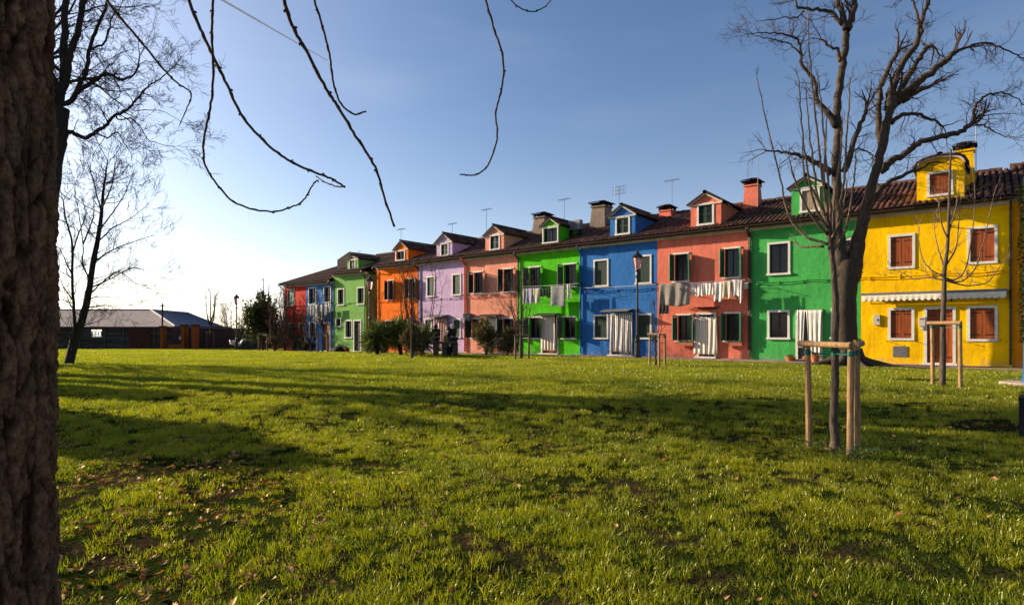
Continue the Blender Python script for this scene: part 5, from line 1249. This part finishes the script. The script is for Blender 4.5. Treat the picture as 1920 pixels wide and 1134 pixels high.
def corr(q, A, B, C, D, n_, amp=.011):             # corrugated quad: A,B along the eave, D,C along the ridge; ribs run up the slope
    A, B, C, D = map(Vector, (A, B, C, D)); nn = (B-A).cross(D-A).normalized()
    for v in (0,):
        vs = []
        for j in (0, 1):
            for i in range(n_*4+1):
                u = i/(n_*4); p = (A.lerp(B, u) if j == 0 else D.lerp(C, u))+nn*(amp*math.sin(i*math.pi/2)); vs.append(p)
        m_ = n_*4+1; q.add(vs, [(i, i+1, m_+i+1, m_+i) for i in range(n_*4)])
rx = -38.2
q = MB()
RW = rx  # ribs stay parallel: main rectangle then the hip triangle
corr(q, loc(BX0-.2,BY-.3,EZ-.1), loc(rx,BY-.3,EZ-.1), loc(rx,BY+4.8,RZ), loc(BX0-.2,BY+4.8,RZ), 165)
nst = 26
for i in range(nst*4):
    def pt(k):
        u = k/(nst*4); x = rx+(BX1+.3-rx)*u; a = .011*math.sin(k*math.pi/2); top_y = BY+4.8-(5.1)*u; zt = RZ-(RZ-EZ+.1)*u
        return loc(x, BY-.3, EZ-.1+a), loc(x, top_y, zt+a)
    a, b_ = pt(i), pt(i+1); q.add([a[0], b_[0], b_[1], a[1]], [(0,1,2,3)])
roof = q.obj('roof', CORR, barn)
q = MB(); corr(q, loc(-33+.3,BY-.3,EZ-.1), loc(-36.2,BY+16.5,EZ-.1), loc(-38.3,BY+12,3.42), loc(rx,BY+4.8,RZ), 60); q.add([loc(-36.2,BY+16.5,EZ-.1), loc(-42,BY+16.5,EZ-.1), loc(-38.3,BY+12,3.42)], [(0,1,2)])
q.obj('wing_roof', CORR2, barn)
q = MB(); q.add([loc(BX0,BY+4.8,RZ), loc(rx,BY+4.8,RZ), loc(rx-3.,BY+9.8,EZ), loc(BX0,BY+9.8,EZ)], [(0,1,2,3)]); q.obj('rear_roof', CORR2, barn)
q = MB(); q.tube([loc(rx,BY+4.8,RZ+.05), loc(BX1+.3,BY-.3,EZ-.03)], .09, 6); q.obj('hip_flashing', mat('pale_flashing', (.5,.48,.46), rough=.5), barn)
q = MB(); q.tube([loc(BX0,BY+4.8,RZ+.03), loc(rx,BY+4.8,RZ+.03), loc(-38.3,BY+12,3.45), loc(-36.2,BY+16.5,EZ-.05)], .07, 6); q.obj('ridge_cap', CORR2, barn)
q = MB(); q.box(BX0-BX1, 0, -.12, -.02, EZ-bg_-.22, EZ-bg_-.12); q.obj('fascia', WOOD, barn)
pm = P(304.5, 612, BY-1.); q = MB(); H_ = P(304.5, 569, BY-1.).z-bg_
q.tube([(0,0,-.2), (0,0,H_)], .075, 7); q.box(-.3, .3, -.03, .03, H_-.25, H_-.17); o = q.obj('utility_pole', BARKD); o.location = (pm.x, pm.y, bg_); tag(o, 'thin dark pole rising before the barn roof near the gate', 'pole')
q = MB(); A_ = Vector((pm.x, pm.y, bg_+H_-.1)); B_ = P(533, 548, 48.6); q.tube([A_.lerp(B_, i/14)+Vector((0,0,-.5*math.sin(math.pi*i/14))) for i in range(15)], .016, 4); o = q.obj('overhead_wire', mat('wire_black', (.05,.045,.04))); tag(setloc(o, A_), 'thin wire slung from the barn pole to the red house', 'wire')
# orange gate
gy = 55.; GO = plaster('gate_orange_plaster', (140, 78, 34))
gate = thing('gateway', 'orange plastered gate pillars with low wall and dark iron gate beside the barn', 'gateway', (P(335,0,gy).x, gy, ground(0, gy)))
def gx(px, y=gy): return P(px, 0, y).x-gate.location.x
hP = P(0, 611, gy).z-gate.location.z
for (a, b_, hh, dp) in ((300, 305.5, hP-.12, .55), (339, 345, hP, .75), (359, 365.5, hP, .75)):
    q = MB(); q.box(gx(a), gx(b_), 0, dp, -.2, hh); pl_ = q.obj('pillar', GO, gate); q = MB(); q.box(gx(a)-.06, gx(b_)+.06, -.06, dp+.06, hh, hh+.13); q.obj('cap', DECK, pl_)
q = MB(); q.box(gx(312), gx(339), .2, .45, -.2, .48); q.obj('low_wall', GO, gate)
q = MB()
for i in range(12): x = gx(313)+(gx(338)-gx(313))*i/11; q.tube([(x,.32,.48), (x,.32,1.75)], .015, 4)
q.tube([(gx(312),.32,1.65), (gx(339),.32,1.65)], .02, 4); q.obj('railing', IRON, gate)
q = MB()
for i in range(5): x = gx(353)+(gx(358.5)-gx(353))*i/4; q.tube([(x,.5,.05), (x,.5,1.7)], .018, 4)
for z in (.2, .9, 1.6): q.tube([(gx(352.5),.5,z), (gx(358.8),.5,z)], .022, 4)
q.obj('iron_gate', GREYM, gate)
q = MB(); q.box(gx(337.5), gx(340), -.16, -.01, .95, 1.25); q.obj('letter_box', CREAM, gate)

# ------------------------------------------------------------------ street lamps
PINK = bpy.data.materials.new('pink_lamp_glass'); PINK.use_nodes = True; b = PINK.node_tree.nodes['Principled BSDF']
b.inputs['Base Color'].default_value = (.75,.42,.40,1); b.inputs['Roughness'].default_value = .35; b.inputs['Transmission Weight'].default_value = .55; b.inputs['Alpha'].default_value = 1
def lamp(label, pos, H=5.15):
    t = thing('street_lamp', label, 'street lamp', pos, group='iron street lamps with pink glass lanterns')
    q = MB(); q.lathe([(.20,0),(.20,.10),(.14,.16),(.13,.75),(.16,.80),(.11,.88),(.095,1.05),(.075,1.1),(.062,2.2),(.09,2.25),(.09,2.33),(.055,2.4),(.045,H-1.35),(.10,H-1.30),(.10,H-1.24),(.05,H-1.18),(.035,H-1.05),(.09,H-1.0),(.11,H-.95)], 12); 
    for k in range(8):
        a_ = k*math.pi/4; q.box(.105*math.cos(a_)-.012, .105*math.cos(a_)+.012, .105*math.sin(a_)-.012, .105*math.sin(a_)+.012, .9, 1.1)
    q.tube([(-.18,0,2.29),(.18,0,2.29)], .015, 5)
    q.obj('post', LAMPM, t, smooth=False)
    z0, z1 = H-.95, H-.35
    g_ = MB(); g_.lathe([(.115,z0+.02),(.215,z1-.01)], 6); g_.obj('glass', PINK, t)
    f = MB()
    for k in range(6): a_ = k*math.pi/3; f.tube([(.125*math.cos(a_), .125*math.sin(a_), z0), (.228*math.cos(a_), .228*math.sin(a_), z1)], .013, 4)
    f.lathe([(.13,z0-.02),(.13,z0+.02)], 6); f.lathe([(.235,z1-.02),(.26,z1+.0),(.27,z1+.04),(.16,z1+.15),(.10,z1+.17),(.105,z1+.23),(.05,z1+.27),(.02,z1+.30),(.03,z1+.33),(.008,z1+.38)], 12)
    f.obj('lantern_frame', LAMPM, t); return t
lp = P(1195, 671, 28.0); lamp('tall green-black street lamp in front of the blue house', (lp.x, lp.y, ground(lp.x, lp.y)))
lp = P(693, 660, 39.2); lamp('street lamp at the corner of the sage green and orange houses', (lp.x, lp.y, ground(lp.x, lp.y)))
lp = P(443.5, 655, 54.0); lamp('solitary street lamp against the bright sky right of the barn', (lp.x, lp.y, ground(lp.x, lp.y)))

# ------------------------------------------------------------------ people at the stone table
SKIN = mat('skin', (.42,.24,.17), rough=.6); CLK = mat('black_coat', (.022,.020,.021), rough=.85); CLN = mat('navy_coat', (.022,.024,.036), rough=.85); HAIRW = mat('white_hair', (.6,.57,.52), rough=.8); HAIRD = mat('dark_hair', (.02,.014,.01), rough=.8)
def person(label, pos, facing, H=1.66, hair=HAIRD, coat=CLK, arm=(.25, .5), legs=CLN, lean=.0, holding=None):
    t = thing('person', label, 'person', pos, facing)
    k = H/1.7; fw = Vector((0, 1, 0))
    J = dict(pel=(0,0,.93), ch=(0,lean*.5,1.25), nk=(0,lean*.8,1.46), hd=(0,lean+.02,1.60), hl=(-.09,0,.88), hr=(.09,0,.88), kl=(-.10,.03,.48), kr=(.11,.0,.48), al=(-.11,0,.07), ar=(.12,-.02,.07), tl=(-.12,.15,.03), tr=(.13,.13,.03),
             sl=(-.19,lean*.7,1.40), sr=(.19,lean*.7,1.40), el=(-.25,arm[0]*.4,1.13), er=(.25,arm[1]*.4,1.13), wl=(-.22,arm[0],.98), wr=(.22,arm[1],.98), ml=(-.21,arm[0]+.08,.95), mr=(.21,arm[1]+.08,.95))
    R_ = dict(pel=.155, ch=.165, nk=.062, hd=.105, hl=.10, hr=.10, kl=.065, kr=.065, al=.045, ar=.045, tl=.04, tr=.04, sl=.075, sr=.075, el=.052, er=.052, wl=.035, wr=.035, ml=.035, mr=.035)
    E = [('pel','ch'),('ch','nk'),('nk','hd'),('pel','hl'),('pel','hr'),('hl','kl'),('hr','kr'),('kl','al'),('kr','ar'),('al','tl'),('ar','tr'),('ch','sl'),('ch','sr'),('sl','el'),('sr','er'),('el','wl'),('er','wr'),('wl','ml'),('wr','mr')]
    def skinned(name, keys, m, grow_=0.):
        ks = [x for x in J if x in keys]; me = bpy.data.meshes.new(name); me.from_pydata([Vector(J[x])*k for x in ks], [(ks.index(a), ks.index(b_)) for a, b_ in E if a in keys and b_ in keys], [])
        pass
        o = bpy.data.objects.new(name, me); COL.objects.link(o); o.parent = t; md = o.modifiers.new('skin', 'SKIN'); sd_ = me.skin_vertices[0].data
        for i, x in enumerate(ks):
            r_ = (R_[x]+grow_)*k; sd_[i].radius = (r_*(1.2 if x in ('ch','pel') else 1), r_); sd_[i].use_root = (i == 0)
        sb = o.modifiers.new('sub', 'SUBSURF'); sb.levels = sb.render_levels = 2; me.materials.append(m); return o
    skinned('body', set(J), SKIN)
    skinned('coat', {'pel','ch','sl','sr','el','er','wl','wr','hl','hr'}, coat, .022); skinned('trousers', {'pel','hl','hr','kl','kr','al','ar'}, legs, .016)
    q = MB(); c = Vector(J['hd'])*k; vs = []
    q.lathe([(.02,.125),(.07,.115),(.105,.07),(.116,.01),(.105,-.04),(.09,-.085)], 12, (c.x, c.y-.02, c.z)); q.obj('hair', hair, t, smooth=True)
    for sx in (-1, 1):
        q = MB(); q.obox(Vector(J['al' if sx < 0 else 'ar'])*k+Vector((0,.07,-.03)), (.045,0,0), (0,.13,0), (0,0,.04)); q.obj('shoe', IRON, t)
        for f in range(5):
            q = MB(); w_ = Vector(J['ml' if sx < 0 else 'mr'])*k; q.tube([w_+Vector(((f-2)*.017, .01, 0)), w_+Vector(((f-2)*.019, .06+.006*(2-abs(f-2)), -.01)), w_+Vector(((f-2)*.018, .085+.006*(2-abs(f-2)), -.035))], [.010,.009,.006], 6); q.obj('finger', SKIN, t, smooth=True)
        q = MB(); q.lathe([(.012,-.03),(.02,0),(.008,.03)], 6, (c.x+sx*.1, c.y, c.z)); q.obj('ear', SKIN, t, smooth=True)
    q = MB(); q.add([(-.015,.10,-.02),(.015,.10,-.02),(0,.135,-.02),(0,.105,.03)], [(0,1,2),(0,2,3),(1,3,2)]); o = q.obj('nose', SKIN, t); o.location = c
    for sx in (-1, 1): q = MB(); q.lathe([(.004,-.008),(.010,0),(.004,.008)], 6, (sx*.035, .098, .012)); o = q.obj('eye', IRON, t); o.location = c
    return t
def pg(px, Z): X = (px-960)/FPX*Z; return (X, Z, ground(X, Z))
person('person in a bulky black coat standing left of the others by the stone table', pg(817, 34.2), .3, 1.70, HAIRD, CLK, lean=.06)
person('person in dark clothes between the other two, bent over a yellowish bag', pg(838, 34.8), -.9, 1.58, HAIRD, CLN, arm=(.35,.35), lean=.12)
person('white haired person in a long black coat at the right of the stone table', pg(850, 33.6), .75, 1.72, HAIRW, CLK, lean=.08)
BAG = mat('yellowish_bag_cloth', (.30,.27,.06), rough=.8); pb = P(837, 632, 34.5)
t = thing('bag', 'yellowish green bag held by the middle person', 'bag', (pb.x, pb.y, pb.z-.25)); q = MB()
q.add([(-.13,-.07,0),(.13,-.07,0),(.13,.07,0),(-.13,.07,0),(-.16,-.05,.33),(.15,-.05,.34),(.15,.05,.34),(-.16,.05,.33)], [(0,3,2,1),(0,1,5,4),(1,2,6,5),(2,3,7,6),(3,0,4,7),(4,5,6,7)]); q.obj('sack', BAG, t)
for s_ in (-.05, .05):
    q = MB(); q.tube(smoothline([(-.08,s_,.33), (-.05,s_,.46), (.05,s_,.46), (.08,s_,.33)], 3), .01, 5); q.obj('handle', BAG, t)
tb = gpt(835, 668); tz = tb.z; STN = mat('old_stone', (.11,.08,.055), rough=.95, c2=(.04,.03,.022), scale=5, bump=.6, bscale=20)
t = thing('stone_table', 'old stone table standing before the people on the lawn', 'table', (tb.x, tb.y, tz), .12); w_ = 46/FPX*tb.y/2
q = MB(); q.box(-w_, w_, -.35, .35, .66, .76); q.obj('slab', STN, t)
for x in (-w_+.15, -.05, w_-.12): q = MB(); q.box(x-.13, x+.13, -.28, .28, -.03, .66); q.obj('pier', STN, t)
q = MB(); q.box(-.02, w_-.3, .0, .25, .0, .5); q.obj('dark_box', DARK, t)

# thin pipe post with a blue stub, junk heap, boat, bench, ivy post
b_ = gpt(771, 673); Hh = (673-590)/FPX*b_.y; q = MB(); q.tube([(0,0,-.1),(0,0,Hh)], .03, 7); o = q.obj('thin_post', STAKED); o.location = b_; tag(o, 'thin upright post in the lawn before the heath bush', 'post')
b_ = gpt(773.5, 673); q = MB(); q.lathe([(.05,0),(.055,.04),(.045,.05),(.045,.32),(.03,.36),(.03,.40)], 10); o = q.obj('stub_pipe', mat('blue_grey_paint', (.06,.09,.14), rough=.5)); o.location = b_; tag(o, 'short blue grey pipe beside the thin post', 'pipe')
TARP = mat('dark_tarpaulin', (.010,.011,.012), rough=.8, c2=(.016,.017,.017), spec=.08, bump=.6, bscale=5, bdist=.05)
TARG = mat('green_tarpaulin', (.010,.020,.016), rough=.6, c2=(.02,.028,.022), bump=.5, bscale=5, bdist=.05)
def heap(m, w, d, h_, name, label, cat, pos, rot=0, seed=0, parent=None):
    q = MB()
    def fn(u, v):
        a_ = u*2*math.pi; k = math.sin(v*math.pi/2); r_ = (1-k**3)**.5 if k < 1 else 0
        nn = 1+.22*noise.noise(Vector((math.cos(a_)*1.5+seed, math.sin(a_)*1.5, v*2)))
        return (w/2*math.copysign(abs(math.cos(a_))**.7, math.cos(a_))*max(0.001, math.cos(v*math.pi/2)**.45)*nn, d/2*math.copysign(abs(math.sin(a_))**.7, math.sin(a_))*max(.001, math.cos(v*math.pi/2)**.45)*nn, h_*math.sin(v*math.pi/2)*nn-.03)
    q.grid(fn, 28, 10); o = q.obj(name, m, parent, smooth=True); o.location = pos; o.rotation_euler = (0,0,rot)
    if label: tag(o, label, cat)
    return o
b_ = gpt(660, 659); heap(TARP, 1.9, 1.1, .62, 'covered_heap', 'low heap under a black cover before the sage green house window', 'covered heap', (b_.x-.5, b_.y, b_.z), ROTF, 3)
b_ = gpt(633, 660); heap(TARP, 1.1, .7, .42, 'black_bags', 'low pile of black bags left of the covered heap', 'bags', b_, ROTF, 8)
b_ = gpt(676, 658)
t = thing('wooden_crate', 'dark low slatted crate before the sage green house door', 'crate', b_, ROTF)
for i in range(4):
    q = MB(); q.box(-.75, .75, -.40, -.37, .04+i*.17, .18+i*.17); q.box(-.75, .75, .37, .40, .04+i*.17, .18+i*.17); q.box(-.75, -.72, -.36, .36, .04+i*.17, .18+i*.17); q.box(.72, .75, -.36, .36, .04+i*.17, .18+i*.17); q.obj('slat', BARKD, t)
q = MB(); q.box(-.7, .7, -.35, .35, 0, .6); q.obj('contents', DARK, t)
b_ = gpt(651, 661)
t = thing('red_bucket', 'small red bucket at the foot of the covered heap', 'bucket', b_); q = MB(); q.lathe([(.12,0),(.17,.30),(.18,.30),(.18,.33),(.16,.33),(.15,.28)], 12); q.obj('pail', mat('red_plastic', (.35,.015,.012), rough=.4), t)
q = MB(); q.tube(smoothline([(-.17,0,.3),(-.1,-.05,.42),(.1,-.05,.42),(.17,0,.3)], 3), .008, 4); q.obj('handle', STEEL, t)
b_ = gpt(743, 658)
pot(b_, .22, .5, 'orange terracotta urn glimpsed among the dark shrubs', 'terracotta_urn', leaves=16)
# boat under green cover by the first lamp
b_ = gpt(464, 655); t = thing('boat', 'small beached boat with white upturned bow under a dark green cover', 'boat', b_, .1)
def hull(u, v):
    x = -1.35+2.7*u; half = .55*math.sin(math.pi*min(1, (.18+u*.9)))**.6; a_ = (v-.5)*math.pi; rise = .75*max(0, .28-u)**1.3*2.2
    return (x-.25*max(0,.2-u)*3, half*math.sin(a_), .5-.45*math.cos(a_)*(.6+.4*math.sin(math.pi*min(1,.2+u)))+rise+.1)
q = MB(); q.grid(hull, 20, 12); o = q.obj('hull', mat('white_hull_paint', (.75,.68,.56), rough=.5), t, smooth=True); sm = o.modifiers.new('t', 'SOLIDIFY'); sm.thickness = .03
heap(TARG, 2.4, 1.3, .95, 'cover', None, None, (.35, 0, .05), 0, 5, t)
# black bench at the right edge
b_ = gpt(1921, 822); t = thing('bench', 'black metal bench end cut off by the right edge on the lawn', 'bench', (b_.x, b_.y, b_.z), -.74)
for i in range(4): q = MB(); q.box(-.055, 1.6, -.06+i*.12, .05+i*.12, .45, .50); q.obj('seat_slat', IRON, t)
for x in (-.05, 1.45):
    q = MB(); q.box(x, x+.06, -.06, .42, .40, .447); q.box(x, x+.06, -.06, .02, -.03, .40); q.box(x, x+.06, .36, .42, -.03, .40); q.box(x+.003, x+.057, .021, .359, .12, .40); q.obj('end_frame', IRON, t)
# ivy clad blue post on a round pad
b_ = gpt(1921, 722); pz = b_.z
q = MB(); q.lathe([(.50,-.05),(.50,.05),(.47,.075),(0.02,.08)], 26); o = q.obj('concrete_pad', mat('pinkish_concrete', (.42,.33,.27), rough=.9, c2=(.32,.25,.2), scale=5)); o.location = (b_.x+.02, b_.y, pz); tag(o, 'round pinkish concrete pad under the ivy clad post', 'pad')
t = thing('ivy_post', 'blue footed post wrapped in dark green ivy at the right edge', 'post', (b_.x+.06, b_.y, pz+.08))
BLM = mat('gloss_blue_paint', (.006,.075,.20), rough=.6, spec=.2); q = MB(); q.lathe([(.13,0),(.12,.03),(.09,.1),(.075,.35),(.07,1.1),(.06,4.9)], 14); q.obj('post', BLM, t)
q = MB()
for _ in range(3800):
    z = rng.uniform(.95, 4.75); a_ = rng.uniform(0, 6.28); r_ = .085+.05*(.5+.5*math.sin(z*5+a_*2))*rng.uniform(.5,1.4); p = Vector((r_*math.cos(a_), r_*math.sin(a_), z)); d = Vector((math.cos(a_), math.sin(a_), rng.uniform(-1,.4))).normalized()*.07; sd_ = d.cross(Vector((0,0,1))).normalized()*.03
    q.add([p, p+d*.5+sd_, p+d, p+d*.5-sd_], [(0,1,2,3)], rng.random())
q.obj('ivy', LF1, t)

# trees just out of frame on the left: their long shadows cross the lawn
def shade_tree(label, x, y, H, w, n_):
    b0 = Vector((x, y, ground(x, y))); t = thing('evergreen_tree', label, 'tree', b0); q = MB(); foliage(q, (0,0,H*.60), w/2, w/2, H*.4, n_, .26, 20); q.obj('crown', LF1, t)
    q = MB(); q.tube([(0,0,-.1),(.05,0,H*.3),(0,.1,H*.75)], [.24,.18,.08], 9); q.obj('trunk', BARKD, t)
shade_tree('dense evergreen beyond the left edge of the lawn', -15.2, 11.3, 4.4, 3.0, 9000)
shade_tree('rounded evergreen beyond the left edge, further back', -17.9, 15.9, 3.9, 2.2, 7000)
def bare_off(label, x, y, H, r):
    t = thing('bare_tree', label, 'tree', (x, y, ground(x, y))); tw = MB(); q = MB(); pts = smoothline([(0,0,-.1),(.1,.05,H*.3),(-.1,.1,H*.6),(.1,0,H*.85)], 4); q.tube(pts, [r*(1-.7*i/(len(pts)-1)) for i in range(len(pts))], 10, jit=.05); q.obj('trunk', BARKD, t)
    for _ in range(16):
        i = rng.randint(4, len(pts)-1); a_ = rng.uniform(0, 6.28); grow(tw, pts[i], Vector((math.cos(a_), math.sin(a_), .8)), H*.32, r*.35, 3, up=.08, spread=.6, kids=(3,5), minr=.006)
    tw.obj('branches', BARKD, t)
bare_off('bare tree beyond the left edge near the barn', -25., 25., 8., .3)

bare_off('tall thick bare tree beyond the left edge of the lawn', -21., 18.8, 13., .5)
# contrail: a long thin vapour tube high in the sky
CT_ = bpy.data.materials.new('vapour'); CT_.use_nodes = True; b = CT_.node_tree.nodes['Principled BSDF']; b.inputs['Base Color'].default_value = (1,1,1,1); b.inputs['Roughness'].default_value = 1; b.inputs['Alpha'].default_value = .9
q = MB(); A_, B_ = P(330, -50, 4200), P(614, 114, 5200); q.tube([A_.lerp(B_, i/12) for i in range(13)], [10.5*(1.15-.8*i/12) for i in range(13)], 8); o = q.obj('contrail', CT_); tag(setloc(o, A_), 'thin white vapour trail slanting across the upper left sky', 'contrail')

# ------------------------------------------------------------------ grass and fallen leaves (instanced tufts)
GM = leafmat('grass_blade', (.085,.142,.002), (.36,.35,.003), trans=.58, rough=.38, gloss=.06, scale=.55, coords='World')
def tuft(name, n_, rad, hmin, hmax, w, m, lean=.5, seg2=True):
    q = MB()
    for _ in range(n_):
        a_ = rng.uniform(0, 6.28); rr = rad*math.sqrt(rng.random()); p = Vector((rr*math.cos(a_), rr*math.sin(a_), -.008)); H = rng.uniform(hmin, hmax); az = rng.uniform(0, 6.28); ln = rng.uniform(.05, lean)*(1.5 if rng.random() < .25 else 1)
        d = Vector((math.cos(az)*ln, math.sin(az)*ln, 1)).normalized(); d2 = Vector((math.cos(az)*ln*2.6, math.sin(az)*ln*2.6, .75)).normalized(); fa = rng.uniform(0, 3.14); sd_ = Vector((math.cos(fa), math.sin(fa), 0))*w*rng.uniform(.7, 1.3)
        m1 = p+d*H*.55; tip = m1+d2*H*.5
        q.add([p-sd_, p+sd_, m1+sd_*.75, m1-sd_*.75, tip], [(0,1,2,3),(3,2,4)], rng.random())
    me = q.mesh(name, m); return bpy.data.objects.new(name, me)
tufts = [tuft('tuft', 34, .085, .035, .085, .0020, GM), tuft('tuft', 26, .075, .045, .12, .0021, GM, .7), tuft('tuft', 40, .10, .02, .06, .0023, GM, .8),
         tuft('tuft', 130, .30, .035, .10, .0042, GM), tuft('tuft', 240, .62, .035, .10, .0085, GM)]
def gn_object(name, pts, scl, rot, idx, sources, label, cat=None):
    me = bpy.data.meshes.new(name); me.from_pydata(pts, [], [])
    for nm, arr, ty in (('scl', scl, 'FLOAT'), ('rotz', rot, 'FLOAT'), ('idx', idx, 'INT')):
        a_ = me.attributes.new(nm, ty, 'POINT'); a_.data.foreach_set('value', arr)
    o = bpy.data.objects.new(name, me); COL.objects.link(o); o['kind'] = 'stuff'; o['label'] = label
    if cat: o['category'] = cat
    ng = bpy.data.node_groups.new(name+'_scatter', 'GeometryNodeTree'); ng.interface.new_socket('Geometry', in_out='INPUT', socket_type='NodeSocketGeometry'); ng.interface.new_socket('Geometry', in_out='OUTPUT', socket_type='NodeSocketGeometry')
    N, L = ng.nodes, ng.links; gi = N.new('NodeGroupInput'); go = N.new('NodeGroupOutput'); iop = N.new('GeometryNodeInstanceOnPoints'); jn = N.new('GeometryNodeJoinGeometry')
    for s_ in reversed(sources):
        oi = N.new('GeometryNodeObjectInfo'); oi.inputs['Object'].default_value = s_; oi.inputs['As Instance'].default_value = True; L.new(oi.outputs['Geometry'], jn.inputs[0])
    def at(nm, ty):
        a_ = N.new('GeometryNodeInputNamedAttribute'); a_.data_type = ty; a_.inputs['Name'].default_value = nm; return a_.outputs['Attribute']
    cx = N.new('ShaderNodeCombineXYZ'); L.new(at('rotz', 'FLOAT'), cx.inputs['Z'])
    L.new(gi.outputs[0], iop.inputs['Points']); L.new(jn.outputs[0], iop.inputs['Instance']); iop.inputs['Pick Instance'].default_value = True
    L.new(at('idx', 'INT'), iop.inputs['Instance Index']); L.new(cx.outputs[0], iop.inputs['Rotation']); L.new(at('scl', 'FLOAT'), iop.inputs['Scale']); L.new(iop.outputs[0], go.inputs[0])
    md = o.modifiers.new('scatter', 'NODES'); md.node_group = ng; return o
pts, scl, rot, idx = [], [], [], []
NS = len(tufts)
def ok(x, y):
    D = x*CA+y*SA; s_ = x*SA-y*CA
    lim = D0-1.66
    if D > lim and s_ > -50.5: return False
    if y > BY-.1 and x < BX1+1: return False
    if (x-FC.x)**2+(y-FC.y)**2 < .42**2: return False
    return True
def sow(y0, y1, dens, ids, sc, clip=1.12):
    A = .873*clip*2*.5*(y1*y1-y0*y0); n_ = int(A*dens)
    for _ in range(n_):
        y = math.sqrt(rng.uniform(y0*y0, y1*y1)); x = y*.873*clip*rng.uniform(-1, 1)
        if not ok(x, y): continue
        bn = bareness(x, y)
        if rng.random() < bn*1.3: continue
        cn = .5+.5*noise.noise(Vector((x*1.3, y*1.3, 0)))+.35*noise.noise(Vector((x*4.2, y*4.2, 2)))
        if y < 16 and rng.random() > .12+cn*1.2: continue
        pts.append((x, y, gz(x, y))); k = rng.choice(ids); idx.append(k); rot.append(rng.uniform(0, 6.28)); scl.append(sc*(.55+.75*cn)*rng.uniform(.8, 1.2)*(.5 if x*CA+y*SA > D0-3.2 else 1.))
sow(1.6, 7.5, 260, (0,0,1,2,2), .76); sow(7.5, 16, 110, (0,1,2), 1.0); sow(13, 30, 14, (3,), 1.15); sow(24, 62, 6.5, (4,), 1.1)
print('grass instances', len(pts))
gn_object('grass', pts, scl, rot, idx, tufts, 'short green lawn grass with uneven tufts', 'grass')
LFM = leafmat('dead_leaf', (.17,.048,.010), (.42,.21,.065), trans=.3, rough=.5, gloss=.06, attr=True, scale=9, coords='World')
def deadleaf(k):
    q = MB(); n_ = 7; pr = [(.0,-.05),(.028,-.03),(.040,.0),(.022,.012),(.034,.035),(.012,.03),(0,.06),(-.014,.03),(-.034,.032),(-.02,.010),(-.042,-.002),(-.026,-.03)]
    c1, c2 = rng.uniform(4, 16), rng.uniform(-6, 10); vs = [(x, y, c1*x*x+c2*y*y+.006+.3*x*y*k) for x, y in pr]+[(0,0,.004)]
    q.add(vs, [(12, i, (i+1) % 12) for i in range(12)], k/5); return bpy.data.objects.new('leaf', q.mesh('leaf', LFM))
leaves = [deadleaf(k) for k in range(5)]
for i, o in enumerate(leaves): o.data.transform(Matrix.Rotation(rng.uniform(-.5,.5), 4, 'X')@Matrix.Rotation(rng.uniform(-.5,.5), 4, 'Y'))
pts, scl, rot, idx = [], [], [], []
for _ in range(17000):
    y = math.sqrt(rng.uniform(2.4, 160)); x = y*.95*rng.uniform(-1, 1)
    pr = max(0., bareness(x, y)+.25)*1.3*(1 if y < 7 else .5)+.035; pr *= (1.5 if x < -.3*y else .55)
    if rng.random() > pr or not ok(x, y): continue
    pts.append((x, y, gz(x, y)+rng.uniform(.02, .065))); scl.append(rng.uniform(.24, .60)); rot.append(rng.uniform(0, 6.28)); idx.append(rng.randrange(5))
print('leaves', len(pts))
gn_object('fallen_leaves', pts, scl, rot, idx, leaves, 'scattered curled brown leaves lying in the grass', 'leaves')
# low weeds round the nearest stakes
WM = leafmat('weed_leaf', (.03,.075,.012), (.07,.13,.03), trans=.4, gloss=.12, scale=6, coords='World')
q = MB()
for (px, py, n_) in ((1510,838,80), (1570,848,60), (1600,858,150), (1625,850,90), (1750,727,60), (1770,729,60)):
    c = gpt(px, py)
    for _ in range(n_):
        p = c+Vector((rng.gauss(0,.13), rng.gauss(0,.13), rng.uniform(0,.07))); a_ = rng.uniform(0,6.28); d = Vector((math.cos(a_), math.sin(a_), rng.uniform(.1,.9))).normalized()*rng.uniform(.02,.045); sd_ = d.cross(Vector((0,0,1))).normalized()*.014
        q.add([p, p+d*.5+sd_, p+d, p+d*.5-sd_], [(0,1,2,3)], rng.random())
o = q.obj('weeds', WM, kind='stuff'); tag(o, 'low leafy weeds round the feet of the stakes', 'weeds')
